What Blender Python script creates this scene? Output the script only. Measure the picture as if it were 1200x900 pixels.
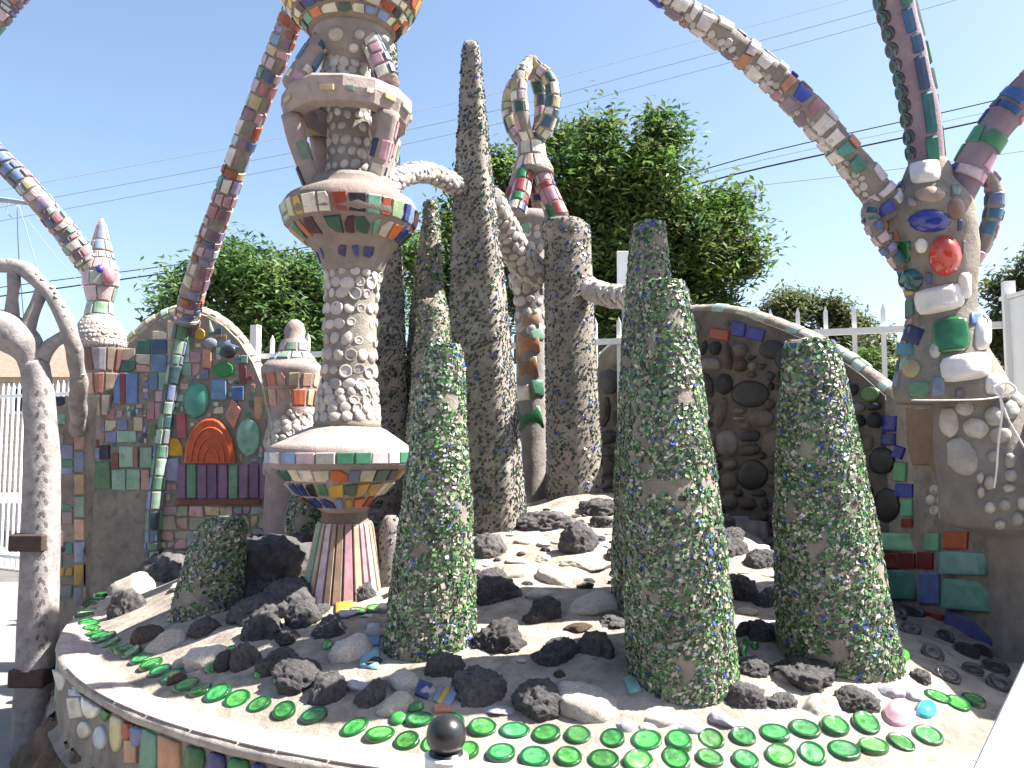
import bpy, bmesh, math, random
from mathutils import Vector, Matrix, noise
from mathutils.bvhtree import BVHTree
random.seed(7)
R = random.Random(11)
U = R.uniform
PI = math.pi
scene = bpy.context.scene
for o in list(bpy.data.objects):
    bpy.data.objects.remove(o)
COL = scene.collection

# ------------------------------------------------------------------ camera
F, HY, TW, TH = 950.0, 520.0, 1200.0, 900.0
TILT = math.atan((HY - TH / 2) / F)
CAM = Vector((0, 0, 1.6))
cam = bpy.data.cameras.new('camera')
cam.sensor_width = 36
cam.lens = 36 * F / TW
cam.clip_start = 0.05
cam.clip_end = 2000
camo = bpy.data.objects.new('camera', cam)
COL.objects.link(camo)
camo.location = CAM
camo.rotation_euler = (PI / 2 + TILT, 0, 0)
scene.camera = camo
# ------------------------------------------------------------------ sky and sun
SUN_EL, SUN_BACK = math.radians(52), math.radians(1)
S = Vector((math.cos(SUN_BACK) * math.cos(SUN_EL), math.sin(SUN_BACK) * math.cos(SUN_EL), math.sin(SUN_EL)))
world = bpy.data.worlds.new('World')
scene.world = world
world.use_nodes = True
wn = world.node_tree
sky = wn.nodes.new('ShaderNodeTexSky')
sky.sky_type = 'NISHITA'
sky.sun_disc = False
sky.sun_elevation = SUN_EL
sky.sun_rotation = math.atan2(S.x, S.y)
sky.air_density = 1.0
sky.dust_density = 1.6
sky.ozone_density = 1.0
wn.links.new(sky.outputs[0], wn.nodes['Background'].inputs[0])
wn.nodes['Background'].inputs[1].default_value = 0.07
sl = bpy.data.lights.new('sun', 'SUN')
sl.energy = 5.0
sl.angle = math.radians(0.55)
sl.color = (1.0, 0.95, 0.87)
so = bpy.data.objects.new('sun', sl)
COL.objects.link(so)
so.rotation_euler = S.to_track_quat('Z', 'Y').to_euler()
so.location = (6, 2, 12)
vs = scene.view_settings
vs.view_transform = 'Standard'
vs.look = 'None'
vs.exposure = 1.95
vs.gamma = 1

# ------------------------------------------------------------------ pixel helpers
FW = Vector((0, math.cos(TILT), math.sin(TILT)))
UP = Vector((0, -math.sin(TILT), math.cos(TILT)))
RT = Vector((1, 0, 0))


def ray(px, py):
    return FW + RT * ((px - TW / 2) / F) + UP * ((TH / 2 - py) / F)


def P(px, py, Y):
    d = ray(px, py)
    return CAM + d * (Y / d.y)


def G(px, py, z):
    d = ray(px, py)
    return CAM + d * ((z - CAM.z) / d.z)


def mpp(px, py, Y):
    return Y / ray(px, py).y / F


BC = Vector((0.59, 5.40))
BR, ZR = 3.09, 0.65


WL = [Vector((2.35, 2.95)), Vector((2.17, 3.6)), Vector((2.07, 4.5)), Vector((0.85, 6.4))]   # inner face of the garden wall


def mound(x, y):
    r = math.hypot(x - BC.x, y - BC.y)
    t = min(1, max(0, (2.6 - r) / 2.5))
    u = min(1, max(0, (2.97 - r) / 0.37))
    h = ZR + 0.145 * (u ** 1.15) + 0.475 * (t ** 0.95)
    if x > 1.2 and y < 5.2:
        k = min(1, max(0, (2.12 - x) / 0.9))
        h = ZR + (h - ZR) * (0.25 + 0.75 * k * k * (3 - 2 * k))
    if r < 2.66:
        k = min(1, (2.66 - r) / 0.3)
        h += k * 0.028 * noise.noise(Vector((x * 3.1, y * 3.1, 2.0))) + k * 0.012 * noise.noise(Vector((x * 9, y * 9, 5)))
    return h


def on_mound(px, py):
    d = ray(px, py)
    s = 1.5
    while s < 9:
        p = CAM + d * s
        if p.z < mound(p.x, p.y):
            return p
        s += 0.01
    return CAM + d * 6


# ------------------------------------------------------------------ materials
def lin(h):
    v = [int(h[i:i + 2], 16) / 255 for i in (0, 2, 4)]
    return tuple(((c + 0.055) / 1.055) ** 2.4 if c > 0.04 else c / 12.92 for c in v)


MATS = {}


def mat(key, col, rough=0.8, scale=6.0, vary=0.35, bump=0.3, bscale=60.0, spec=0.4, coat=0.0, dirt=None, col2=None, objvar=0.0, trans=0.0):
    if key in MATS:
        return MATS[key]
    m = bpy.data.materials.new(key)
    m.use_nodes = True
    nt = m.node_tree
    N, L = nt.nodes, nt.links
    b = N['Principled BSDF']
    tc = N.new('ShaderNodeTexCoord')
    n1 = N.new('ShaderNodeTexNoise')
    n1.inputs['Scale'].default_value = scale
    n1.inputs['Detail'].default_value = 8
    n1.inputs['Roughness'].default_value = 0.65
    L.new(tc.outputs['Object'], n1.inputs['Vector'])
    rp = N.new('ShaderNodeValToRGB')
    c2 = col2 or tuple(c * (1 - vary) for c in col)
    rp.color_ramp.elements[0].position = 0.32
    rp.color_ramp.elements[1].position = 0.68
    rp.color_ramp.elements[0].color = (*c2, 1)
    rp.color_ramp.elements[1].color = (*tuple(min(1, c * (1 + vary * 0.5)) for c in col), 1)
    L.new(n1.outputs['Fac'], rp.inputs['Fac'])
    out = rp.outputs['Color']
    if objvar:
        oi = N.new('ShaderNodeObjectInfo')
        hs = N.new('ShaderNodeHueSaturation')
        mr = N.new('ShaderNodeMapRange')
        mr.inputs['To Min'].default_value = 1 - objvar
        mr.inputs['To Max'].default_value = 1 + objvar
        L.new(oi.outputs['Random'], mr.inputs['Value'])
        L.new(mr.outputs[0], hs.inputs['Value'])
        if 'bottle' in key:
            m2 = N.new('ShaderNodeMapRange')
            mt = N.new('ShaderNodeMath')
            mt.operation = 'FRACT'
            mu = N.new('ShaderNodeMath')
            mu.operation = 'MULTIPLY'
            mu.inputs[1].default_value = 17.3
            L.new(oi.outputs['Random'], mu.inputs[0])
            L.new(mu.outputs[0], mt.inputs[0])
            L.new(mt.outputs[0], m2.inputs['Value'])
            m2.inputs['To Min'].default_value = 0.475
            m2.inputs['To Max'].default_value = 0.525
            L.new(m2.outputs[0], hs.inputs['Hue'])
        L.new(out, hs.inputs['Color'])
        out = hs.outputs['Color']
    if dirt:
        n3 = N.new('ShaderNodeTexNoise')
        n3.inputs['Scale'].default_value = 19
        n3.inputs['Detail'].default_value = 6
        L.new(tc.outputs['Object'], n3.inputs['Vector'])
        r3 = N.new('ShaderNodeValToRGB')
        r3.color_ramp.elements[0].position = 0.5
        r3.color_ramp.elements[1].position = 0.75
        L.new(n3.outputs['Fac'], r3.inputs['Fac'])
        mx = N.new('ShaderNodeMix')
        mx.data_type = 'RGBA'
        L.new(r3.outputs['Color'], mx.inputs[0])
        L.new(out, mx.inputs[6])
        mx.inputs[7].default_value = (*dirt, 1)
        out = mx.outputs[2]
    L.new(out, b.inputs['Base Color'])
    b.inputs['Roughness'].default_value = rough
    b.inputs['Specular IOR Level'].default_value = spec
    b.inputs['Coat Weight'].default_value = coat
    b.inputs['Coat Roughness'].default_value = 0.08
    if trans:
        b.inputs['Transmission Weight'].default_value = trans
    if bump:
        n2 = N.new('ShaderNodeTexNoise')
        n2.inputs['Scale'].default_value = bscale
        n2.inputs['Detail'].default_value = 6
        n2.inputs['Roughness'].default_value = 0.7
        L.new(tc.outputs['Object'], n2.inputs['Vector'])
        bp = N.new('ShaderNodeBump')
        bp.inputs['Strength'].default_value = bump
        bp.inputs['Distance'].default_value = 0.012
        L.new(n2.outputs['Fac'], bp.inputs['Height'])
        L.new(bp.outputs[0], b.inputs['Normal'])
    MATS[key] = m
    return m


def attr_mat(key, rough, spec, translucent=0.0, coat=0.0):
    m = bpy.data.materials.new(key)
    m.use_nodes = True
    nt = m.node_tree
    b = nt.nodes['Principled BSDF']
    a = nt.nodes.new('ShaderNodeAttribute')
    a.attribute_name = 'Col'
    nt.links.new(a.outputs['Color'], b.inputs['Base Color'])
    b.inputs['Roughness'].default_value = rough
    b.inputs['Specular IOR Level'].default_value = spec
    b.inputs['Coat Weight'].default_value = coat
    if translucent:
        t = nt.nodes.new('ShaderNodeBsdfTranslucent')
        nt.links.new(a.outputs['Color'], t.inputs['Color'])
        mx = nt.nodes.new('ShaderNodeMixShader')
        mx.inputs[0].default_value = translucent
        nt.links.new(b.outputs[0], mx.inputs[1])
        nt.links.new(t.outputs[0], mx.inputs[2])
        nt.links.new(mx.outputs[0], nt.nodes['Material Output'].inputs[0])
    return m


def glaze(h, rough=0.36):
    return mat('glaze_' + h, tuple(c * 0.82 for c in lin(h)), rough, 11, 0.3, 0.25, 25, 0.45, 0.05, dirt=tuple(c * 0.42 + 0.045 for c in lin(h)), objvar=0.18)


CEMENT = mat('cement', (0.27, 0.24, 0.205), 0.92, 5, 0.35, 0.6, 70, 0.2, dirt=(0.16, 0.14, 0.125))
CEMENT_WARM = mat('cement_warm', (0.24, 0.185, 0.145), 0.92, 5, 0.35, 0.6, 60, 0.2, dirt=(0.2, 0.17, 0.14))
CEMENT_PINK = mat('cement_pink', (0.34, 0.275, 0.255), 0.9, 6, 0.25, 0.5, 60, 0.2, dirt=(0.25, 0.205, 0.19))
CEMENT_PALE = mat('cement_pale', (0.36, 0.315, 0.265), 0.93, 5, 0.45, 1.0, 42, 0.15, dirt=(0.2, 0.172, 0.145))
LEDGE = mat('ledge_cement', (0.42, 0.37, 0.325), 0.9, 3, 0.35, 0.8, 40, 0.2, dirt=(0.27, 0.225, 0.195))
GREYCEM = mat('grey_cement', (0.25, 0.225, 0.21), 0.9, 8, 0.3, 0.6, 45, 0.2, dirt=(0.2, 0.19, 0.19))
LAVA = mat('lava_rock', (0.082, 0.076, 0.078), 0.7, 5, 0.65, 1.0, 9, 0.45, objvar=0.3)
PALE = mat('pale_stone', (0.62, 0.56, 0.5), 0.85, 7, 0.3, 0.8, 30, 0.25, dirt=(0.36, 0.31, 0.27), objvar=0.15)
LILAC = mat('lilac_stone', (0.38, 0.37, 0.42), 0.7, 8, 0.3, 0.5, 30, 0.3, objvar=0.15)
BROWNSTONE = mat('brown_stone', (0.15, 0.11, 0.083), 0.95, 9, 0.6, 1.0, 26, 0.2, objvar=0.15)
SHELL = mat('sea_shell', (0.48, 0.44, 0.405), 0.6, 12, 0.3, 0.3, 90, 0.35, dirt=(0.3, 0.265, 0.245), objvar=0.2)
WHITEPAINT = mat('white_paint', (0.78, 0.78, 0.76), 0.45, 3, 0.08, 0.05, 30, 0.4)
CHIP = attr_mat('glass_chip', 0.3, 0.45, 0.0, 0.0)
LEAF = attr_mat('leaf', 0.5, 0.35, 0.45)
BARK = mat('bark', (0.12, 0.09, 0.065), 0.95, 9, 0.5, 1.0, 30, 0.1)
BOTTLE = mat('bottle_glass', (0.045, 0.25, 0.042), 0.06, 1.9, 0.75, 0.6, 4, 0.6, 0.6, objvar=0.4, col2=(0.008, 0.105, 0.018))
BOTTLE_DARK = mat('dark_bottle_glass', (0.02, 0.018, 0.024), 0.08, 20, 0.5, 0.2, 30, 0.6, 0.4)
RUBBER = mat('black_plastic', (0.018, 0.018, 0.02), 0.28, 10, 0.2, 0.05, 60, 0.5)
STRAP = mat('white_strap', (0.8, 0.8, 0.78), 0.7, 20, 0.15, 0.4, 60, 0.2)
WIRE = mat('wire', (0.02, 0.022, 0.025), 0.6, 5, 0.1, 0, 10, 0.3)
WIRE_GREY = mat('wire_grey', (0.25, 0.28, 0.32), 0.6, 5, 0.1, 0, 10, 0.3)
RUST = mat('rusty_iron', (0.075, 0.05, 0.045), 0.8, 12, 0.4, 0.4, 60, 0.3)
PALETTE = ['8fb7a0', '5f8f78', 'c9b48e', 'd8cfbd', 'b88a8a', 'c99aa5', '8f97b5', '6f8fb0', 'a8543e', 'c9a14a', '3f6f66', '77657f', 'e2ddd0', '4b5a86', '7e9a70', 'b07050']
GREENS = ['8fb7a0', '5f8f78', '78a68c', '3f6f66', 'a5c0ad', '587a55', 'c9b6a0', 'b88a8a', 'c3968e', '6f8fb0', '7c86a8', 'd0c8b2']
BOWLPAL = ['c9a14a', '3f7a5e', 'a0452e', '2b3f8a', 'd8cfbd', '22222c', '6fa58c', '7a8db5', 'd2703c', '4b2a33', '9bb38a', 'e0d6bb', '2f5a4a']
PINKS = ['c79aa6', 'd2b8bd', 'b8808c', '9a8fb5', 'd8cfc8', '7f9ac0', 'b5c3cc', 'a86a6a', 'cabf9f', '5b6a9a', '8a6a7c', '6f9a92']


# ------------------------------------------------------------------ object helpers
def link(name, me, m, parent=None, basis=None):
    o = bpy.data.objects.new(name, me)
    COL.objects.link(o)
    if m is not None and len(me.materials) == 0:
        me.materials.append(m)
    if basis is not None:
        o.matrix_basis = basis
    if parent is not None:
        o.parent = parent
        if parent.type == 'EMPTY':
            o.matrix_parent_inverse = Matrix.Translation(-parent.location)
    return o


def obj(name, verts, faces, m, parent=None, smooth=True):
    me = bpy.data.meshes.new(name)
    me.from_pydata([tuple(v) for v in verts], [], faces)
    if smooth:
        me.shade_smooth()
    me.update()
    return link(name, me, m, parent)


def thing(name, label, cat, loc, group=None):
    o = bpy.data.objects.new(name, None)
    o.empty_display_size = 0.1
    COL.objects.link(o)
    o.location = loc
    o['label'] = label
    o['category'] = cat
    if group:
        o['group'] = group
    return o


def tag(o, label, cat, group=None):
    o['label'] = label
    o['category'] = cat
    if group:
        o['group'] = group
    return o


def struct(o):
    o['kind'] = 'structure'
    return o


def bvh_of(*objs):
    vs_, fs = [], []
    for o in objs:
        k = len(vs_)
        vs_ += [v.co.copy() for v in o.data.vertices]
        fs += [[i + k for i in p.vertices] for p in o.data.polygons]
    return BVHTree.FromPolygons(vs_, fs)


def box(x0, x1, y0, y1, z0, z1):
    v = [Vector((x, y, z)) for z in (z0, z1) for y in (y0, y1) for x in (x0, x1)]
    return v, [(0, 2, 3, 1), (4, 5, 7, 6), (0, 1, 5, 4), (2, 6, 7, 3), (0, 4, 6, 2), (1, 3, 7, 5)]


def bevel(o, w=0.004, seg=1):
    bm = bmesh.new()
    bm.from_mesh(o.data)
    bmesh.ops.bevel(bm, geom=bm.edges[:], offset=w, segments=seg, affect='EDGES', profile=0.5)
    bm.to_mesh(o.data)
    bm.free()
    o.data.update()


class Sweep:
    """rings of (centre, radius, axis X, axis Y): lathes and bent tubes share one surface function"""

    def __init__(self, rings, expo=None, flat=1.0, rot=0.0):
        self.rot = rot
        self.r = rings
        self.n = len(rings)
        self.expo = expo
        self.flat = flat

    def frame(self, t):
        t = min(max(t, 0), self.n - 1.0001)
        i = int(t)
        k = t - i
        a, b = self.r[i], self.r[i + 1]
        return a[0].lerp(b[0], k), a[1] * (1 - k) + b[1] * k, a[2].lerp(b[2], k), a[3].lerp(b[3], k)

    def pt(self, t, phi):
        c, r, X, Y = self.frame(t)
        cx, sy = math.cos(phi), math.sin(phi) * self.flat
        if self.expo:
            e = self.expo
            ca, sa_ = abs(math.cos(phi - self.rot)), abs(math.sin(phi - self.rot))
            r = r / ((ca ** e + sa_ ** e) ** (1 / e))
        return c + (X * cx + Y * sy) * r

    def nrm(self, t, phi):
        a = self.pt(t + 0.02, phi) - self.pt(t - 0.02, phi)
        b = self.pt(t, phi + 0.02) - self.pt(t, phi - 0.02)
        n = a.cross(b)
        c = self.frame(t)[0]
        if n.length < 1e-9:
            return Vector((0, 0, 1))
        n.normalize()
        if n.dot(self.pt(t, phi) - c) < 0:
            n = -n
        return n

    def length(self, t0, t1):
        s, n = 0, 12
        for i in range(n):
            s += (self.pt(t0 + (t1 - t0) * (i + 1) / n, -1.6) - self.pt(t0 + (t1 - t0) * i / n, -1.6)).length
        return s

    def build(self, name, m, parent, seg=28, step=0.03, nz=0.006, nf=7.0, rough=0.0):
        ts = []
        for i in range(self.n - 1):
            L = (self.r[i + 1][0] - self.r[i][0]).length + abs(self.r[i + 1][1] - self.r[i][1])
            k = max(1, int(L / step))
            ts += [i + j / k for j in range(k)]
        ts.append(self.n - 1)
        V, Fc = [], []
        for t in ts:
            for j in range(seg):
                phi = 2 * PI * j / seg
                p = self.pt(t, phi)
                c = self.frame(t)[0]
                n = (p - c)
                if n.length > 1e-6:
                    n.normalize()
                d = nz * noise.noise(p * nf) + rough * noise.noise(p * nf * 6)
                V.append(p + n * d)
        for i in range(len(ts) - 1):
            for j in range(seg):
                a, b = i * seg + j, i * seg + (j + 1) % seg
                Fc.append((a, b, b + seg, a + seg))
        Fc.append(tuple(reversed(range(seg))))
        Fc.append(tuple((len(ts) - 1) * seg + j for j in range(seg)))
        me = bpy.data.meshes.new(name)
        me.from_pydata([tuple(v) for v in V], [], Fc)
        bm = bmesh.new()
        bm.from_mesh(me)
        bmesh.ops.recalc_face_normals(bm, faces=bm.faces[:])
        bm.to_mesh(me)
        bm.free()
        me.shade_smooth()
        return link(name, me, m, parent)


AX, AY = Vector((1, 0, 0)), Vector((0, 1, 0))


def lathe_px(Y, prof, **k):
    """prof rows: (py, x left, x right) read off the photo, at depth Y; listed top to bottom"""
    rings = []
    for py, xl, xr in prof:
        c = P((xl + xr) / 2, py, Y)
        rings.append((c, max(0.001, (xr - xl) / 2 * mpp((xl + xr) / 2, py, Y)), AX, AY))
    return Sweep(rings, **k)


def tube(pts, rads, sub=6, flat=1.0, expo=None):
    """smooth tube through points"""
    n = len(pts)
    P_, R_ = [], []
    for i in range(n - 1):
        p0, p1, p2, p3 = pts[max(i - 1, 0)], pts[i], pts[i + 1], pts[min(i + 2, n - 1)]
        for j in range(sub):
            t = j / sub
            P_.append(0.5 * ((2 * p1) + (p2 - p0) * t + (2 * p0 - 5 * p1 + 4 * p2 - p3) * t * t + (3 * p1 - p0 - 3 * p2 + p3) * t ** 3))
            R_.append(rads[i] * (1 - t) + rads[i + 1] * t)
    P_.append(pts[-1])
    R_.append(rads[-1])
    rings = []
    for i in range(len(P_)):
        d = (P_[min(i + 1, len(P_) - 1)] - P_[max(i - 1, 0)]).normalized()
        X = d.cross(AY)
        if X.length < 0.15:
            X = d.cross(AX)
        X.normalize()
        if rings and X.dot(rings[-1][2]) < 0:
            X = -X
        Yv = X.cross(d)
        if Yv.y < 0:
            Yv = -Yv
        rings.append((P_[i], R_[i], X, Yv))
    return Sweep(rings, flat=flat, expo=expo)


def tube_px(pp, sub=6, **k):
    """pp rows: (px, py, width px, Y)"""
    return tube([P(a, b, d) for a, b, w, d in pp], [w / 2 * mpp(a, b, d) for a, b, w, d in pp], sub, **k)


def tile(parent, name, pts, n, th, m, dome=0.0, hollow=0.0, inset=0.1, cen=None):
    c = sum(pts, Vector()) / len(pts)
    if cen is not None and (cen - c).length > 0.003:
        dome = max(dome, 0.0004)
        c = cen
    k = len(pts)
    nn = Vector()
    for i in range(k):
        nn += (pts[i] - c).cross(pts[(i + 1) % k] - c)
    if nn.dot(n) < 0:
        pts = pts[::-1]
    V = [p - n * th for p in pts] + [p + n * th * 0.7 for p in pts] + [p.lerp(c, inset) + n * th for p in pts]
    Fc = []
    for r in range(2):
        for i in range(k):
            a, b = r * k + i, r * k + (i + 1) % k
            Fc.append((a, b, b + k, a + k))
    if dome or hollow:
        b0 = 2 * k
        qs = (0.28, 0.5, 0.75) if dome >= 0.012 else (0.45,)
        for q in qs:
            hgt = th + dome * math.sqrt(max(0, 1 - (1 - q) ** 2)) - hollow * 0.8
            V += [p.lerp(c, q) + n * hgt for p in pts]
            for i in range(k):
                a, b = b0 + i, b0 + (i + 1) % k
                Fc.append((a, b, b + k, a + k))
            b0 += k
        b0 -= k
        V.append(c + n * (th + dome - hollow))
        for i in range(k):
            Fc.append((b0 + k + i, b0 + k + (i + 1) % k, len(V) - 1))
    else:
        Fc.append(tuple(2 * k + i for i in range(k)))
    return obj(name, V, Fc, m, parent, smooth=bool(dome or hollow))


def ctile(parent, name, sw, cs, th, m, dome=0.0):
    """a tile bent round a sweep: cs = four (t, phi) corners"""
    (ta, pa), (tb_, pb), (tc, pc), (td, pd) = cs
    k = max(1, math.ceil(max(abs(pb - pa), abs(pc - pd)) / 0.3))
    r = [1.0, 0.9]
    lo, hi, tp_ = [], [], []
    nm = [sw.nrm((ta + td) / 2 + ((tb_ + tc) / 2 - (ta + td) / 2) * i / k, (pa + pd) / 2 + ((pb + pc) / 2 - (pa + pd) / 2) * i / k) for i in range(k + 1)]
    def g(i, e, f):
        x = i / k
        x = x + (0.5 - x) * f
        t0_, p0_ = ta + (tb_ - ta) * x, pa + (pb - pa) * x
        t1_, p1_ = td + (tc - td) * x, pd + (pc - pd) * x
        y = e + (0.5 - e) * f
        return sw.pt(t0_ + (t1_ - t0_) * y, p0_ + (p1_ - p0_) * y)
    loop = [(i, 0) for i in range(k + 1)] + [(i, 1) for i in range(k, -1, -1)]
    n = len(loop)
    V = [g(i, e, 0) - nm[i] * th for i, e in loop] + [g(i, e, 0) + nm[i] * th * .65 for i, e in loop] + [g(i, e, .12) + nm[i] * (th + dome) for i, e in loop]
    Fc = []
    for q in range(2):
        for j in range(n):
            a, b = q * n + j, q * n + (j + 1) % n
            Fc.append((a, b, b + n, a + n))
    for i in range(k):
        Fc.append((2 * n + i, 2 * n + i + 1, 3 * n - 2 - i, 3 * n - 1 - i))
    return obj(name, V, Fc, m, parent, smooth=False)


def mosaic_rows(parent, sw, t0, t1, rows, wm, pal, phi0=-PI * 1.12, phi1=PI * 0.12, gap=0.004, th=0.006, chop=0.3, jit=0.12, name='tile', skip=0.0, dome=0.0):
    wts = [U(.6, 1.5) if rows > 3 else 1.0 for _ in range(rows)]
    cum = [sum(wts[:i]) / sum(wts) for i in range(rows + 1)]
    for r in range(rows):
        a, b = t0 + (t1 - t0) * cum[r], t0 + (t1 - t0) * cum[r + 1]
        dt = b - a
        phi = phi0 + U(0, 0.2)
        rad = max(0.02, sw.frame((a + b) / 2)[1])
        L = max(0.01, sw.length(a, b))
        gt = gap / L * abs(b - a) * (1 if b > a else -1)
        while phi < phi1:
            w = U(*wm) / rad
            if U(0, 1) >= skip:
                g = gap / rad * 0.5
                j = lambda s: U(-jit, jit) * s * 0.5
                cs = [(a + gt / 2 + abs(j(dt)) * (1 if b > a else -1), phi + g + j(w)), (a + gt / 2, phi + w - g), (b - gt / 2, phi + w - g + j(w)), (b - gt / 2 - abs(j(dt)) * (1 if b > a else -1), phi + g)]
                if w > 0.5:
                    ctile(parent, name, sw, cs, th * U(0.7, 1.4), glaze(R.choice(pal)), dome)
                    phi += w
                    continue
                if U(0, 1) < chop:
                    i = R.randrange(4)
                    p, q, s = cs[i - 1], cs[i], cs[(i + 1) % 4]
                    f = U(0.2, 0.45)
                    e1 = (q[0] + (p[0] - q[0]) * f, q[1] + (p[1] - q[1]) * f)
                    e2 = (q[0] + (s[0] - q[0]) * f, q[1] + (s[1] - q[1]) * f)
                    cs = cs[:i] + [e1, e2] + cs[i + 1:]
                n = sw.nrm((a + b) / 2, phi + w / 2)
                tile(parent, name, [sw.pt(t, p) for t, p in cs], n, th * U(0.7, 1.4), glaze(R.choice(pal)), dome=dome)
            phi += w


def shared(name, V, Fc, m, smooth=True):
    me = bpy.data.meshes.new(name)
    me.from_pydata([tuple(v) for v in V], [], Fc)
    if smooth:
        me.shade_smooth()
    me.materials.append(m)
    return me


def disc_mesh(name, prof, seg, m):
    V, Fc = [], []
    for r, z in prof:
        for j in range(seg):
            a = 2 * PI * j / seg
            V.append(Vector((r * math.cos(a), r * math.sin(a), z)))
    for i in range(len(prof) - 1):
        for j in range(seg):
            a, b = i * seg + j, i * seg + (j + 1) % seg
            Fc.append((a, b, b + seg, a + seg))
    V.append(Vector((0, 0, prof[-1][1])))
    for j in range(seg):
        Fc.append(((len(prof) - 1) * seg + j, (len(prof) - 1) * seg + (j + 1) % seg, len(V) - 1))
    return shared(name, V, Fc, m)


def shell_mesh(m, nm, ribs, up):
    seg = 20
    V, Fc = [], []
    for r, z in ((1.0, -0.3), (1.0, 0.12), (0.8, 0.34), (0.5, 0.5 * up), (0.2, 0.58 * up)):
        for j in range(seg):
            a = 2 * PI * j / seg
            k = 1 + 0.06 * (1 if j % 2 else -1) * ribs * (r > 0.4)
            V.append(Vector((r * k * math.cos(a) * 0.92, r * k * math.sin(a), z)))
    for i in range(4):
        for j in range(seg):
            a, b = i * seg + j, i * seg + (j + 1) % seg
            Fc.append((a, b, b + seg, a + seg))
    V.append(Vector((0, 0, 0.6 * up)))
    for j in range(seg):
        Fc.append((4 * seg + j, 4 * seg + (j + 1) % seg, len(V) - 1))
    return shared(nm, V, Fc, m)


SHELLS = [shell_mesh(SHELL, 'shell_dome', 1, 1.0), shell_mesh(SHELL, 'shell_smooth', 0, 0.85)]
SHELLS.append(disc_mesh('shell_cup', [(1, -0.3), (1.0, 0.32), (0.88, 0.42), (0.74, 0.16), (0.5, 0.1), (0.25, 0.2)], 18, SHELL))
BOTTLE_ME = disc_mesh('bottle_base', [(1, -0.5), (1.0, 0.10), (0.94, 0.2), (0.82, 0.22), (0.74, 0.15), (0.5, 0.11), (0.3, 0.16), (0.12, 0.21)], 22, BOTTLE)
BOTTLE_DK = disc_mesh('dark_bottle_base', [(1, -0.5), (1.0, 0.10), (0.94, 0.2), (0.82, 0.22), (0.74, 0.15), (0.5, 0.11), (0.3, 0.16), (0.12, 0.21)], 22, BOTTLE_DARK)


BOTTLE_RIM = mat('bottle_rim_glass', (0.006, 0.07, 0.014), 0.06, 22, 0.5, 0.2, 30, 0.6, 0.6, objvar=0.3)
BOTTLE_ME.materials.append(BOTTLE_RIM)
for p_ in BOTTLE_ME.polygons:
    if p_.index < 22 * 4:
        p_.material_index = 1


def put(me, name, parent, loc, n, sc, rot=None, tiltv=0.0):
    n = (n + Vector((U(-1, 1), U(-1, 1), U(-1, 1))) * tiltv).normalized()
    q = n.to_track_quat('Z', 'Y').to_matrix().to_4x4()
    s = sc if isinstance(sc, (tuple, list)) else (sc, sc, sc)
    B = Matrix.Translation(loc) @ q @ Matrix.Rotation(U(0, 6.28) if rot is None else rot, 4, 'Z') @ Matrix.Diagonal((*s, 1))
    return link(name, me, None, parent, B)


def shells_on(parent, sw, t0, t1, size, phi0=-PI * 1.15, phi1=PI * 0.15, name='shell', kinds=None, skip=0.04, pack=2.05):
    L = sw.length(t0, t1)
    rows = max(1, int(L / (size * pack * 0.93)))
    for r in range(rows):
        t = t0 + (r + 0.5) / rows * (t1 - t0)
        rad = sw.frame(t)[1]
        dphi = size * pack / max(rad, size)
        phi = phi0 + (dphi / 2 if r % 2 else 0) + U(-0.1, 0.1)
        while phi < phi1:
            if U(0, 1) > skip:
                tt = t + U(-0.15, 0.15) * (t1 - t0) / rows
                z_ = size * U(0.75, 1.15)
                put(R.choice(kinds or SHELLS), name, parent, sw.pt(tt, phi), sw.nrm(tt, phi), (z_ * U(.85, 1.05), z_ * U(.95, 1.15), z_ * U(.45, .8)), tiltv=0.22)
            phi += dphi * U(0.95, 1.08)


def inpoly(x, y, poly):
    c = False
    n = len(poly)
    for i in range(n):
        x1, y1 = poly[i]
        x2, y2 = poly[(i + 1) % n]
        if (y1 > y) != (y2 > y) and x < (x2 - x1) * (y - y1) / (y2 - y1) + x1:
            c = not c
    return c


def rect(cx, cy, w, h, rot=0.0, jit=0.1):
    a = math.radians(rot)
    o = []
    for sx, sy in ((-1, -1), (1, -1), (1, 1), (-1, 1)):
        x, y = sx * w / 2 * (1 + U(-jit, jit)), sy * h / 2 * (1 + U(-jit, jit))
        o.append((cx + x * math.cos(a) - y * math.sin(a), cy + x * math.sin(a) + y * math.cos(a)))
    return o


def oval(cx, cy, w, h, rot=0.0, k=14, jit=0.03, a0=0.0, a1=2 * PI):
    a = math.radians(rot)
    o = []
    full = a1 - a0 > 6.2
    for i in range(k if full else k + 1):
        q = a0 + (a1 - a0) * i / k
        j = 1 + U(-jit, jit)
        x, y = w / 2 * math.cos(q) * j, h / 2 * math.sin(q) * j
        o.append((cx + x * math.cos(a) - y * math.sin(a), cy + x * math.sin(a) + y * math.cos(a)))
    return o


def rrect(cx, cy, w, h, rot=0.0, k=20, e=5.0):
    a = math.radians(rot)
    o = []
    for i in range(k):
        q = 2 * PI * (i + .5) / k
        c_, s_ = math.cos(q), math.sin(q)
        r = 1 / ((abs(c_) ** e + abs(s_) ** e) ** (1 / e))
        x, y = w / 2 * c_ * r, h / 2 * s_ * r
        o.append((cx + x * math.cos(a) - y * math.sin(a), cy + x * math.sin(a) + y * math.cos(a)))
    return o


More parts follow.
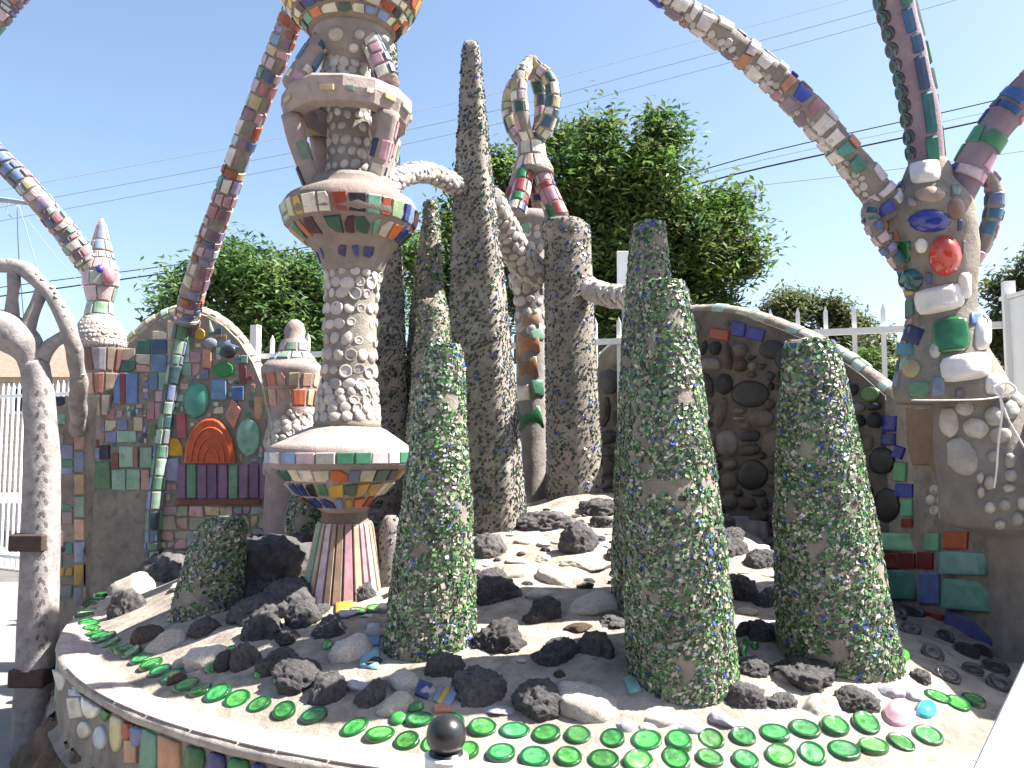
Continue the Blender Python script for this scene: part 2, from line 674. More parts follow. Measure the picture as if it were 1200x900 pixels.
def stick(parent, bv, outline, m, th=0.008, name='tile', dome=0.0, hollow=0.0, inset=0.1, zmax=None):
    """lay a piece on the real surface that the photo shows behind these pixels"""
    cx = sum(p[0] for p in outline) / len(outline)
    cy = sum(p[1] for p in outline) / len(outline)
    d0 = ray(cx, cy).normalized()
    hit, n, _, dist = bv.ray_cast(CAM, d0)
    if hit is None:
        return None
    if n.dot(d0) > 0:
        n = -n
    ne = n
    if n.dot(-d0) < 0.3:
        ne = (n - d0 * 0.35).normalized()
    pts = []
    for x, y in outline:
        d = ray(x, y).normalized()
        h2 = bv.ray_cast(CAM, d)
        if h2[0] is not None and abs(h2[3] - dist) < 0.12:
            pts.append(h2[0])
        else:
            den = d.dot(ne)
            s = (hit - CAM).dot(ne) / den if abs(den) > 0.05 else dist
            s = min(max(s, dist - 0.12), dist + 0.12)
            pts.append(CAM + d * s)
    if zmax is not None:
        pts = [Vector((p.x, p.y, min(p.z, zmax - .004 * (i % 2)))) for i, p in enumerate(pts)]
    return tile(parent, name, pts, n, th, m, dome, hollow, inset, hit)


def bsp(x0, y0, x1, y1, s, out):
    w, h = x1 - x0, y1 - y0
    if (w < s * U(1.0, 1.9) and h < s * U(1.0, 1.9)) or (w < s * 0.8 and h < s * 0.8):
        out.append((x0, y0, x1, y1))
    elif w * U(0.8, 1.25) > h:
        m = x0 + w * U(0.35, 0.65)
        bsp(x0, y0, m, y1, s, out)
        bsp(m, y0, x1, y1, s, out)
    else:
        m = y0 + h * U(0.35, 0.65)
        bsp(x0, y0, x1, m, s, out)
        bsp(x0, m, x1, y1, s, out)


def mosaic_px(parent, bv, poly, s, mats, skips=(), gap=1.6, th=0.007, jit=0.1, chop=0.45, keep=1.0, name='tile', dome=0.0, rnd=False):
    xs, ys = [p[0] for p in poly], [p[1] for p in poly]
    cells = []
    bsp(min(xs), min(ys), max(xs), max(ys), s, cells)
    done = []
    for x0, y0, x1, y1 in cells:
        cx, cy = (x0 + x1) / 2, (y0 + y1) / 2
        if not inpoly(cx, cy, poly) or any(inpoly(cx, cy, k) for k in skips) or U(0, 1) > keep:
            continue
        w, h = x1 - x0 - gap, y1 - y0 - gap
        if w < 3 or h < 3:
            continue
        o = rrect(cx, cy, w, h, U(-12, 12), 9, 2.6) if rnd else rect(cx, cy, w, h, U(-3, 3), jit)
        if rnd:
            o = [(a + U(-1, 1), b + U(-1, 1)) for a, b in o]
        elif U(0, 1) < chop:
            i = R.randrange(4)
            p, q, r_ = o[i - 1], o[i], o[(i + 1) % 4]
            f = U(0.2, 0.5)
            o = o[:i] + [(q[0] + (p[0] - q[0]) * f, q[1] + (p[1] - q[1]) * f), (q[0] + (r_[0] - q[0]) * f, q[1] + (r_[1] - q[1]) * f)] + o[i + 1:]
        if any(inpoly(a, b, k) for k in skips for a, b in o):
            continue
        stick(parent, bv, o, R.choice(mats), th * U(0.7, 1.4), name, dome)
        done.append(o)
    return done


def prism(name, front, off, m, parent, nz=0.0):
    k = len(front)
    V = list(front) + [p + off for p in front]
    Fc = [tuple(range(k)), tuple(reversed(range(k, 2 * k)))]
    for i in range(k):
        Fc.append((i, i + k, (i + 1) % k + k, (i + 1) % k))
    o = obj(name, V, Fc, m, parent, smooth=False)
    bm = bmesh.new()
    bm.from_mesh(o.data)
    bmesh.ops.recalc_face_normals(bm, faces=bm.faces[:])
    bm.to_mesh(o.data)
    bm.free()
    return o


# ------------------------------------------------------------------ ground
PAVE = mat('paving', (0.27, 0.25, 0.23), 0.9, 1.2, 0.25, 0.4, 40, 0.2, dirt=(0.22, 0.2, 0.185))
g = obj('ground', [(-300, -60, 0), (300, -60, 0), (300, 600, 0), (-300, 600, 0)], [(0, 1, 2, 3)], PAVE, smooth=False)
struct(g)
ASPH = mat('asphalt', (0.06, 0.06, 0.063), 0.9, 2, 0.3, 0.4, 60, 0.2)
g2 = obj('road', [(-120, 14, .004), (120, 14, .004), (120, 22, .004), (-120, 22, .004)], [(0, 1, 2, 3)], ASPH, smooth=False)
struct(g2)
k = obj('kerb', *box(-120, 120, 13.8, 14, 0, 0.12), PAVE, smooth=False)
struct(k)

# ------------------------------------------------------------------ raised bed
bed = thing('raised_bed', 'round raised cement bed with a rim of green bottle bases and black lava rocks', 'planter', (BC.x, BC.y, 0))
# the garden wall stands on the bed: this line is where its inner face runs
def wall_side(x, y):
    p = Vector((x, y))
    best, sgn = 1e9, 1
    for a, b in zip(WL, WL[1:]):
        d = b - a
        t = max(0, min(1, (p - a).dot(d) / d.length_squared))
        q = a + d * t
        if (p - q).length < best:
            best = (p - q).length
            sgn = d.x * (p.y - a.y) - d.y * (p.x - a.x)
    return sgn > 0 or best < 0.12


V, Fc, idx = [], [], {}
NR, NS = 150, 400
for i in range(NR + 1):
    r = BR * (i / NR) ** 0.85
    for j in range(NS):
        a = 2 * PI * j / NS
        x, y = BC.x + r * math.cos(a), BC.y + r * math.sin(a)
        V.append(Vector((x, y, mound(x, y))))
for i in range(NR):
    for j in range(NS):
        a, b = i * NS + j, i * NS + (j + 1) % NS
        c = (V[a] + V[b + NS]) / 2
        if wall_side(c.x, c.y):
            Fc.append((a, b, b + NS, a + NS))
mo = obj('cement_mound', V, Fc, CEMENT_PALE, bed)
bev = bvh_of(mo)


def arc_ring(name, prof, m, a0, a1, seg=180, nz=0.0, nf=8.0):
    V, Fc = [], []
    for i in range(seg + 1):
        a = a0 + (a1 - a0) * i / seg
        for r, z in prof:
            p = Vector((BC.x + r * math.cos(a), BC.y + r * math.sin(a), z))
            d = nz * noise.noise(p * nf) + nz * 0.6 * noise.noise(p * nf * 2.7)
            V.append(p + Vector((math.cos(a), math.sin(a), 0)) * d)
    k = len(prof)
    for i in range(seg):
        for j in range(k - 1):
            a = i * k + j
            Fc.append((a, a + 1, a + k + 1, a + k))
    return obj(name, V, Fc, m, bed)


A0, A1 = math.radians(140), math.radians(318)
ledge = arc_ring('ledge', [(2.975, .651), (3.0, .654), (3.06, .656), (3.10, .653), (3.122, .642), (3.124, .62), (3.11, .61)], LEDGE, A0, A1, 240, 0.008, 6)
side = arc_ring('side_wall', [(3.108, .625), (3.115, .36), (3.13, .345), (3.15, .33)], CEMENT, A0, A1, 200, 0.004)
rough = arc_ring('rough_footing', [(3.10 + .014 * i, .375 - .0275 * i) for i in range(15)], BROWNSTONE, A0, A1, 620, 0.06, 6)
sbv = bvh_of(side)
a_ = A0
while a_ < A1 - .1:
    da = U(.05, .085)
    for r0_, r1_ in ((3.0, 3.055), (3.06, 3.112)):
        if U(0, 1) < .8:
            n_ = max(2, 3)
            arc_ = [(r0_, a_ + da * (i / 3) * .96) for i in range(4)] + [(r1_, a_ + da * (1 - i / 3) * .96) for i in range(4)]
            tile(bed, 'ledge_tile', [Vector((BC.x + r * math.cos(q), BC.y + r * math.sin(q), .6545)) for r, q in arc_], Vector((0, 0, 1)), .003, mat('ledge_tile_%d' % R.randrange(3), [(.44, .32, .285), (.45, .37, .32), (.40, .30, .28)][R.randrange(3)], .75, 6, .25, .3, 40, .25, dirt=(.27, .23, .2)))
    a_ += da

# bottles in the rim
def bottle(px_or_r, a=None, dark=False, sc=0.046, par=None):
    if a is None:
        p = on_mound(*px_or_r)
    else:
        p = Vector((BC.x + px_or_r * math.cos(a), BC.y + px_or_r * math.sin(a), 0))
        p.z = mound(p.x, p.y)
    e = 0.04
    n = Vector((-(mound(p.x + e, p.y) - mound(p.x - e, p.y)) / (2 * e), -(mound(p.x, p.y + e) - mound(p.x, p.y - e)) / (2 * e), 1)).normalized()
    if dark:
        n = (n + (CAM - p).normalized() * 0.55).normalized()
        p = p + n * 0.008
    return put(BOTTLE_DK if dark else BOTTLE_ME, 'bottle_base', bed, p + n * 0.007, n, (sc * U(0.82, 1.15), sc * U(0.82, 1.15), sc * U(.5, 1.0)), tiltv=0.14)


def ang(px, py, z=ZR):
    p = G(px, py, z)
    return math.atan2(p.y - BC.y, p.x - BC.x) % (2 * PI)


def bottle_row(poly, step, sc):
    pts = []
    for (x1, y1), (x2, y2) in zip(poly, poly[1:]):
        for i in range(40):
            pts.append((x1 + (x2 - x1) * i / 40, y1 + (y2 - y1) * i / 40))
    last, want = None, 0
    for x, y in pts:
        p = on_mound(x, y)
        if last is None or (p - last).length >= want:
            bottle((x, y + U(-2, 2)), sc=sc)
            last, want = p, step * U(0.94, 1.1)


bottle_row([(120, 699), (106, 708), (98, 724), (110, 742), (150, 765), (200, 795), (250, 815), (310, 830), (396, 842)], 0.104, 0.047)
bottle_row([(416, 856), (442, 862), (467, 866), (492, 872), (540, 880), (590, 886), (657, 889), (720, 892), (800, 893), (905, 890), (1003, 880), (1060, 870), (1116, 859)], 0.1, 0.045)
bottle_row([(492, 845), (560, 852), (620, 860), (720, 868), (828, 870), (896, 860), (985, 852), (1026, 848)], 0.1, 0.045)
for q in ((420, 718), (441, 715), (1140, 822), (1121, 826), (1098, 818)):
    bottle(q, sc=0.04)
for q in ((1107, 750), (1092, 769), (1131, 766), (1139, 788), (1110, 795), (1166, 786), (1172, 806), (1066, 740), (1074, 722), (1052, 722), (1150, 768)):
    bottle(q, dark=True, sc=0.046)


# rocks
def rock_mesh(nm, m, seed, lava):
    bm = bmesh.new()
    bmesh.ops.create_icosphere(bm, subdivisions=5 if lava else 4, radius=1)
    o = Vector((seed * 7.3, seed * 3.1, seed))
    q = random.Random(seed)
    planes = []
    for i in range(13 if lava else 11):
        n_ = Vector((q.gauss(0, 1), q.gauss(0, 1), q.gauss(0, 1))).normalized()
        planes.append((n_, q.uniform(.62, .92)))
    for v in bm.verts:
        p = v.co.copy()
        w_ = p + 0.25 * Vector((noise.noise(p * 1.7 + o), noise.noise(p * 1.7 - o), noise.noise(p * 1.7 + o * 2)))
        w_.normalize()
        s_ = min([1.0] + [h_ / max(1e-3, w_.dot(n_)) for n_, h_ in planes if w_.dot(n_) > 0.05])
        if lava:
            f2 = noise.voronoi(p * 5 + o)[0][0]
            f3 = noise.voronoi(p * 11 + o)[0][0]
            s_ += 0.13 * (f2 - 0.4) + 0.08 * (f3 - .4) + 0.07 * noise.noise(p * 4 + o) + 0.05 * noise.noise(p * 17 + o)
        else:
            s_ += 0.04 * noise.noise(p * 5 + o) + 0.02 * noise.noise(p * 13 + o)
        v.co = p * s_ * 0.98
    me = bpy.data.meshes.new(nm)
    bm.to_mesh(me)
    bm.free()
    if lava or True:
        me.shade_smooth()
    me.materials.append(m)
    return me


LAVAS = [rock_mesh('lava_rock', LAVA, i + 1, True) for i in range(6)]
PALES = [rock_mesh('pale_stone', PALE, i + 20, False) for i in range(4)]
LILACS = [rock_mesh('lilac_stone', LILAC, i + 30, False) for i in range(2)]
BROWNS = [rock_mesh('brown_stone', BROWNSTONE, i + 40, False) for i in range(2)]


ROCKS = []


def rock(px, py, w, h, kind='l', rot=None, flat=0.8):
    p = on_mound(px, py + h * 0.22)
    s = mpp(px, py, p.y)
    me = R.choice({'l': LAVAS, 'p': PALES, 'v': LILACS, 'b': BROWNS}[kind])
    zz = h * 0.8 * s * flat
    ROCKS.append((p.x, p.y + w * .15 * s, w * .5 * s))
    B = Matrix.Translation(p + Vector((0, w * 0.15 * s, -zz * 0.12))) @ Matrix.Rotation(U(-0.35, 0.35) if rot is None else math.radians(rot), 4, 'Y') @ Matrix.Rotation(U(-0.4, 0.4), 4, 'Z') @ Matrix.Diagonal((w * 0.62 * s, w * 0.55 * s, zz, 1))
    nm = {'l': 'lava_rock', 'p': 'pale_stone', 'v': 'lilac_stone', 'b': 'brown_stone'}[kind]
    return link(nm, me, None, bed, B)


for r_ in ((583, 745, 66, 56), (651, 763, 52, 50), (563, 800, 62, 56), (634, 818, 58, 54), (523, 778, 42, 38), (700, 755, 40, 44), (637, 715, 42, 48), (583, 690, 52, 42), (682, 632, 42, 58), (645, 610, 66, 32), (705, 592, 48, 34), (572, 640, 40, 42),
           (435, 812, 36, 50), (385, 803, 46, 52), (350, 790, 62, 42), (322, 773, 42, 46), (290, 770, 32, 50), (308, 735, 48, 50), (385, 735, 42, 42), (425, 690, 36, 42), (150, 707, 40, 46), (195, 668, 72, 58), (312, 665, 112, 108), (342, 700, 70, 60), (300, 715, 60, 46), (325, 606, 46, 56), (345, 645, 60, 66), (285, 690, 66, 56), (345, 690, 50, 50), (265, 650, 50, 60), (262, 705, 44, 34), (265, 775, 26, 34), (355, 720, 40, 46), (290, 640, 40, 50),
           (885, 782, 36, 32), (876, 815, 42, 40), (893, 737, 34, 36), (868, 737, 16, 34), (947, 785, 72, 44), (915, 820, 32, 32), (1006, 820, 46, 38), (1081, 792, 22, 28), (870, 690, 40, 50), (900, 700, 30, 40), (855, 640, 40, 36), (895, 655, 36, 36), (240, 735, 34, 30), (470, 690, 30, 40), (452, 655, 34, 40)):
    rock(*r_)
for r_ in ((410, 755, 44, 58), (240, 765, 48, 48), (692, 815, 78, 58), (692, 705, 62, 38), (480, 796, 44, 36), (462, 822, 40, 40), (960, 826, 52, 34), (772, 835, 38, 32), (150, 685, 50, 60), (195, 750, 48, 38), (218, 772, 34, 24), (760, 850, 20, 18), (925, 790, 34, 30), (610, 665, 44, 34), (655, 672, 46, 30)):
    rock(*r_, kind='p', flat=0.7)
for r_ in ((733, 846, 26, 34), (812, 846, 38, 28), (850, 840, 32, 32), (420, 800, 32, 24), (585, 829, 38, 18), (1046, 806, 28, 38), (1070, 810, 24, 40), (1030, 770, 20, 24), (500, 806, 22, 26)):
    rock(*r_, kind='v', flat=0.55)
SPOTS = [(on_mound(a, b), c) for a, b, c in ((585, 600, .26), (505, 752, .22), (800, 800, .25), (790, 660, .25), (985, 768, .26), (674, 565, .22), (400, 690, .22), (240, 705, .18))]
for i in range(1500):
    a_, q_ = U(math.radians(170), math.radians(325)), U(0.5, 2.6)
    x_, y_ = BC.x + q_ * math.cos(a_), BC.y + q_ * math.sin(a_)
    w_ = R.choice((.022, .03, .04, .05, .06, .075, .09))
    if wall_side(x_, y_) and all(math.hypot(x_ - a, y_ - b) > c + w_ * 1.05 for a, b, c in ROCKS) and all(math.hypot(x_ - p.x, y_ - p.y) > c for p, c in SPOTS) and not (x_ > 1.5 and y_ < 4.2):
        ROCKS.append((x_, y_, w_ * 1.1))
        kd_ = R.choice('pplvpblpl') if w_ < .07 else R.choice('llp')
        if kd_ == 'l':
            link('lava_rock', R.choice(LAVAS), None, bed, Matrix.Translation((x_, y_, mound(x_, y_) - w_ * .1)) @ Matrix.Rotation(U(0, 6), 4, 'Z') @ Matrix.Diagonal((w_ * U(1, 1.4), w_, w_ * .8, 1)))
            continue
        link({'p': 'pale_stone', 'v': 'lilac_stone', 'b': 'brown_stone'}[kd_], R.choice({'p': PALES, 'v': LILACS, 'b': BROWNS}[kd_]), None, bed, Matrix.Translation((x_, y_, mound(x_, y_))) @ Matrix.Rotation(U(0, 6), 4, 'Z') @ Matrix.Diagonal((w_ * U(1, 1.6), w_, w_ * .45, 1)))
for r_ in ((172, 742, 34, 34), (205, 795, 24, 20), (655, 790, 14, 14)):
    rock(*r_, kind='b')
# small ceramic and glass pieces set in the cement
for cx, cy, w, h, c, rt in ((437, 745, 17, 26, '5f93b0', 0), (433, 772, 21, 22, '7fb3c2', 4), (398, 688, 18, 20, '86b8ac', 0), (404, 713, 22, 12, 'd09a3a', -10), (497, 809, 17, 20, '4a5596', 20), (515, 815, 7, 20, '8f9ab5', 25), (521, 817, 6, 22, 'd8b04a', 30), (527, 821, 9, 20, '8aa0c8', 35), (520, 832, 20, 8, 'd79a7a', 0), (741, 803, 14, 20, '8fc0b8', -20), (410, 700, 14, 9, '2f8a4a', -10), (550, 663, 14, 12, '3fa64a', 0)):
    stick(bed, bev, rect(cx, cy, w, h, rt, 0.12), glaze(c), 0.012, 'tile')
PINKGL = mat('pink_glass', (0.6, 0.36, 0.42), 0.08, 6, 0.3, 0.1, 20, 0.6, 0.5)
TEALGL = mat('teal_glass', (0.06, 0.33, 0.42), 0.06, 6, 0.4, 0.1, 20, 0.6, 0.5)
stick(bed, bev, oval(1053, 838, 40, 28, 12), PINKGL, 0.012, 'glass_lump', dome=0.03)
stick(bed, bev, oval(1085, 833, 26, 19, 12), TEALGL, 0.012, 'glass_lump', dome=0.015)
for cx, cy, w, h, rt in ((872, 760, 10, 20, 8), (885, 758, 10, 8, 0), (863, 783, 9, 20, 25), (855, 797, 10, 15, 35), (467, 843, 20, 14, -20), (488, 830, 20, 10, -20), (384, 757, 14, 9, -30), (328, 795, 18, 8, -45), (305, 790, 16, 8, -40), (270, 765, 18, 9, -45), (248, 782, 20, 12, -40), (935, 753, 20, 6, 25), (1060, 769, 14, 14, 10), (335, 650, 12, 8, 0)):
    stick(bed, bev, oval(cx, cy, w, h, rt, 10), BOTTLE, 0.012, 'bottle_fragment', dome=0.008)

# pieces on the bed's outer side
for cx, cy, w, h, c, rt, kd in ((66, 776, 16, 30, 'c9c3bb', -18, 'r'), (74, 792, 15, 32, 'd8d4cc', -12, 'r'), (92, 803, 17, 24, 'aeb6c8', 0, 'r'), (90, 830, 14, 24, 'cfc8bc', -10, 'r'), (108, 822, 22, 40, 'd9d5cc', 3, 'o'), (125, 828, 13, 34, '2f6f3c', 4, 'o'), (138, 852, 14, 58, 'd8cf98', 3, 'o'), (152, 848, 13, 40, 'b4532c', 8, 'o'), (163, 855, 17, 44, '6d7fae', 8, 'o'), (119, 864, 14, 28, 'b9c9d0', 0, 'o'), (176, 876, 20, 54, '5f9a80', 3, 'r'), (200, 882, 26, 50, 'c98a62', 0, 'r'), (229, 890, 25, 42, '1f6b2e', 0, 'o'), (255, 896, 22, 40, '2e3578', 0, 'o'), (281, 900, 26, 40, '2a7a36', 0, 'o'), (304, 908, 20, 34, '2e3578', 0, 'o'), (332, 912, 20, 34, '3a4488', 0, 'o'), (155, 880, 14, 26, 'b58a6a', 0, 'r'), (100, 855, 14, 20, 'c2bdb2', 0, 'o')):
    stick(bed, sbv, rect(cx, cy, w, h, rt) if kd == 'r' else oval(cx, cy, w, h, rt), glaze(c), 0.012, 'tile' if kd == 'r' else 'plate', dome=0.006 if kd == 'o' else 0, zmax=0.606)
a_ = ang(345, 900)
while a_ < math.radians(312):      # the side goes on round the front, below the picture
    p = Vector((BC.x + 3.11 * math.cos(a_), BC.y + 3.11 * math.sin(a_), 0.48))
    nn = Vector((math.cos(a_), math.sin(a_), 0))
    tt = Vector((-nn.y, nn.x, 0))
    w, h = U(.03, .05), U(.07, .1)
    tile(bed, 'tile', [p + tt * w * sx + Vector((0, 0, h * sz)) for sx, sz in ((-1, -1), (1, -1), (1, 1), (-1, 1))], nn, 0.01, glaze(R.choice(BOWLPAL)))
    a_ += (w * 2 + 0.012) / 3.11
a_ = A0
while a_ < ang(60, 770, .6):       # and round the back on the left
    p = Vector((BC.x + 3.11 * math.cos(a_), BC.y + 3.11 * math.sin(a_), 0.48))
    nn = Vector((math.cos(a_), math.sin(a_), 0))
    tt = Vector((-nn.y, nn.x, 0))
    tile(bed, 'tile', [p + tt * .04 * sx + Vector((0, 0, .09 * sz)) for sx, sz in ((-1, -1), (1, -1), (1, 1), (-1, 1))], nn, 0.01, glaze(R.choice(GREENS)))
    a_ += .1 / 3.11

# ------------------------------------------------------------------ glass-covered spires
GCOL = {'g': [(.05, .135, .045), (.075, .19, .06), (.03, .075, .032), (.14, .26, .10), (.04, .09, .04), (.44, .43, .36), (.33, .31, .26), (.20, .25, .16), (.025, .033, .025), (.06, .11, .05), (.035, .045, .033), (.25, .26, .19), (.17, .15, .12), (.03, .06, .03)],
        'd': [(.02, .055, .025), (.03, .085, .035), (.02, .028, .022), (.035, .05, .035), (.2, .2, .17), (.03, .033, .028), (.02, .04, .025), (.04, .04, .10)]}


def chips_on(parent, sw, count, size, key, phi0=0.0, phi1=2 * PI, tmax=None, blue=0.05, nz=0.008):
    V, Fc, cols = [], [], []
    tm = sw.n - 1 if tmax is None else tmax
    # area-weighted choice of t
    w = []
    for i in range(sw.n - 1):
        a, b = sw.r[i], sw.r[i + 1]
        w.append(((a[0] - b[0]).length + abs(a[1] - b[1])) * (a[1] + b[1]) / 2)
    pal = GCOL[key]
    segs = R.choices(range(sw.n - 1), w, k=count)
    for i in segs:
        t = i + R.random()
        phi = U(phi0, phi1)
        p = sw.pt(t, phi)
        z = noise.noise(p * 7)
        if noise.noise(p * 10 + Vector((3, 1, 7))) + .6 * noise.noise(p * 24) < -.46:
            continue
        n = sw.nrm(t, phi)
        c = sw.frame(t)[0]
        p = p + (p - c).normalized() * (nz * noise.noise(p * 8) + 0.0015)
        a = n.orthogonal().normalized()
        b = n.cross(a)
        n2 = (n + a * U(-.5, .5) + b * U(-.5, .5)).normalized()
        a = n2.orthogonal().normalized()
        b = n2.cross(a)
        k = R.choice((3, 4, 4, 5))
        ro = U(0, 6.28)
        s = size * R.choice((.45, .6, .7, .8, 1.0, 1.1, 1.35, 1.6)) * U(.85, 1.15)
        base = len(V)
        h = size * U(0.12, 0.42)
        pts = []
        for j in range(k):
            q = ro + 2 * PI * (j + U(-.25, .25)) / k
            pts.append(p + (a * math.cos(q) * U(.8, 1.2) + b * math.sin(q) * U(.6, 1.0)) * s)
        V += [q - n * size * 0.5 for q in pts] + [q + n2 * h for q in pts]
        f = [tuple(base + k + j for j in range(k))] + [(base + j, base + (j + 1) % k, base + k + (j + 1) % k, base + k + j) for j in range(k)]
        Fc += f
        if U(0, 1) < blue + 0.09 * max(0, z):
            col = R.choice(((.03, .05, .32), (.05, .08, .42), (.09, .13, .35)))
        else:
            col = R.choice(pal)
        v = U(0.75, 1.3) * (1 + .35 * noise.noise(p * 5))
        cols += [(col[0] * v, col[1] * v, col[2] * v, 1)] * len(f)
    me = bpy.data.meshes.new('glass_chips')
    me.from_pydata([tuple(v) for v in V], [], Fc)
    at = me.attributes.new('Col', 'FLOAT_COLOR', 'FACE')
    at.data.foreach_set('color', [x for c in cols for x in c])
    o = link('glass_chips', me, CHIP, parent)
    o['kind'] = 'stuff'
    return o


def spire(label, prof, Y, count, size, key, group, expo=None, blue=0.02, cem=None, nz=0.008, step=0.03, rot=0.0, shrink=1.0):
    prof = [(a, (b + c) / 2 - (c - b) / 2 * shrink, (b + c) / 2 + (c - b) / 2 * shrink) for a, b, c in prof]
    sw = lathe_px(Y, prof, expo=expo, rot=rot)
    c, r, _, _ = sw.r[-1]
    zb = mound(c.x, c.y) - 0.06
    if c.z > zb:
        d = (sw.r[-1][0] - sw.r[-2][0])
        k = (zb - c.z) / d.z if abs(d.z) > 1e-4 else 0
        sw.r.append((Vector((c.x + d.x * k, c.y, zb)), r * 1.02, AX, AY))
        sw.n += 1
    t = thing('glass_spire', label, 'spire', (c.x, c.y, zb), group)
    sw.build('cement_core', cem or CEMENT, t, 36, step, nz, 8, 0.0)
    chips_on(t, sw, count, size, key, blue=blue, nz=nz)
    return sw


GR = 'glass covered cement spires on the mound'


def depth_at(px, py, wpx):
    p = on_mound(px, py)
    return p.y + wpx / 2 * mpp(px, py, p.y) * 0.8


YA = depth_at(585, 622, 95)
YB = depth_at(505, 768, 100)
YC = depth_at(802, 818, 125)
YE = depth_at(985, 786, 130)
YF = depth_at(674, 580, 68)
YD = YC + 0.62
spire('tallest slim grey spire with dark glass specks rising from the top of the mound', [(49, 547, 556), (52, 543, 561), (60, 541, 563), (100, 539, 567), (200, 533, 578), (300, 528, 590), (400, 525, 600), (500, 523, 611), (612, 524, 620)], YA, 10500, 0.0078, 'd', GR, expo=6, rot=math.radians(-15), shrink=0.85, nz=0.006)
spire('short blunt green glass spire beside the tiled fountain pedestal', [(404, 510, 534), (406, 503, 539), (413, 499, 541), (440, 494, 543), (500, 484, 546), (600, 470, 552), (700, 458, 556), (760, 450, 558), (778, 452, 556)], YB, 15000, 0.0082, 'g', GR)
spire('broad green glass spire standing just inside the double bottle row', [(331, 757, 797), (333, 752, 801), (342, 750, 804), (400, 745, 815), (500, 736, 829), (600, 733, 843), (700, 733, 855), (790, 736, 862), (822, 745, 862)], YC, 20000, 0.0080, 'g', GR)
spire('green glass spire hidden behind the broad one, with a narrow bare cement top', [(261, 748, 774), (264, 743, 778), (274, 740, 780), (330, 735, 785), (400, 730, 795), (500, 724, 812), (600, 720, 825), (665, 718, 832)], YD, 10500, 0.0082, 'g', GR)
spire('sturdy green glass spire beside the dark bottle bases at the garden wall', [(399, 930, 966), (401, 923, 975), (410, 920, 980), (500, 914, 1000), (600, 911, 1020), (700, 912, 1036), (760, 914, 1050), (790, 918, 1052)], YE, 19500, 0.0082, 'g', GR)
spire('straight round speckled column with an uneven cement cap behind the lava rocks', [(257, 645, 668), (259, 638, 682), (266, 636, 690), (278, 637, 693), (290, 638, 693), (400, 639, 697), (500, 640, 703), (585, 641, 709)], YF, 4600, 0.0088, 'd', GR, nz=0.005, blue=0.06)
spire('slim green spire with a knobbed tip behind the fountain tower', [(236, 498, 511), (239, 496, 513), (250, 496, 514), (300, 489, 518), (360, 481, 522), (500, 470, 530), (640, 462, 538)], 5.1, 7500, 0.0085, 'g', GR)
spire('stubby green spire tucked between the tallest spire and its blunt neighbour', [(351, 497, 518), (354, 491, 523), (364, 489, 525), (420, 484, 530), (520, 476, 536), (650, 468, 544)], 4.45, 6500, 0.0085, 'g', GR)
spire('tall speckled spire rising close behind the shell covered tower', [(10, 438, 461), (20, 436, 464), (200, 428, 468), (350, 420, 473), (500, 414, 478), (650, 408, 484)], 4.95, 9000, 0.008, 'd', GR)
spire('short leaning stump of dark green glass among black rocks by the mosaic wall', [(606, 252, 276), (608, 243, 283), (618, 233, 287), (650, 222, 286), (700, 206, 282), (722, 202, 280)], depth_at(240, 722, 75), 4200, 0.009, 'g', GR, blue=0.01)
spire('small glass stump half hidden behind the tiled fountain bowl', [(572, 348, 374), (575, 342, 378), (600, 338, 378), (650, 334, 378)], 4.9, 2600, 0.0085, 'g', GR)
spire('smooth grey rounded stump in the gap between fountain pedestal and blunt spire', [(604, 452, 464), (610, 447, 470), (630, 442, 475), (670, 438, 480), (690, 438, 482)], 3.95, 300, 0.006, 'd', GR, cem=GREYCEM)

# ------------------------------------------------------------------ fountain tower with shells
YT = on_mound(400, 702).y + 0.12
ft = thing('shell_tower', 'tall shell covered tower with tiled bowls, saucer and open strutted ring', 'tower', P(400, 720, YT))
# pedestal
ped = lathe_px(YT, [(588, 378, 430), (605, 377, 431), (625, 373, 436), (660, 364, 441), (700, 356, 447), (725, 352, 450)])
ped.build('pedestal', CEMENT_WARM, ft)
mosaic_rows(ft, ped, 1.3, 4.2, 1, (0.028, 0.045), ['8fb7a0', 'c79aa6', 'd2b8bd', '9aa59a', 'b59a86', 'c9b6a0'], gap=0.007, th=0.012, jit=0.04, chop=0, skip=0.1)
# tiled bowl
bowl = lathe_px(YT, [(500, 366, 444), (504, 356, 452), (523, 318, 479), (528, 316, 481), (543, 316, 481), (547, 322, 476), (562, 333, 465), (577, 347, 451), (590, 366, 436), (600, 378, 430)])
bo = bowl.build('bowl', CEMENT_PINK, ft, 40)
mosaic_rows(bo, bowl, 3.05, 3.98, 1, (0.07, 0.1), ['c79aa6', 'd2b8bd', '8fb7a0', 'd8cfc8', '3f7a5e', '7f9ac0', 'c9b6b0'], gap=0.006, th=0.009, jit=0.03, chop=0)
mosaic_rows(bo, bowl, 5.05, 6.0, 1, (0.05, 0.085), BOWLPAL, gap=0.008, th=0.007, chop=0.5)
mosaic_rows(bo, bowl, 6.05, 8.3, 2, (0.04, 0.07), BOWLPAL, gap=0.012, th=0.007, chop=0.9, jit=0.3)
# shell shaft
shaft = lathe_px(YT, [(318, 383, 446), (350, 382, 441), (400, 380, 440), (450, 377, 440), (475, 373, 442), (502, 367, 446)])
sh = shaft.build('shaft', CEMENT, ft)
shells_on(sh, shaft, 0.02, 4.7, 0.028, kinds=[SHELLS[2], SHELLS[2], SHELLS[1], SHELLS[0]])
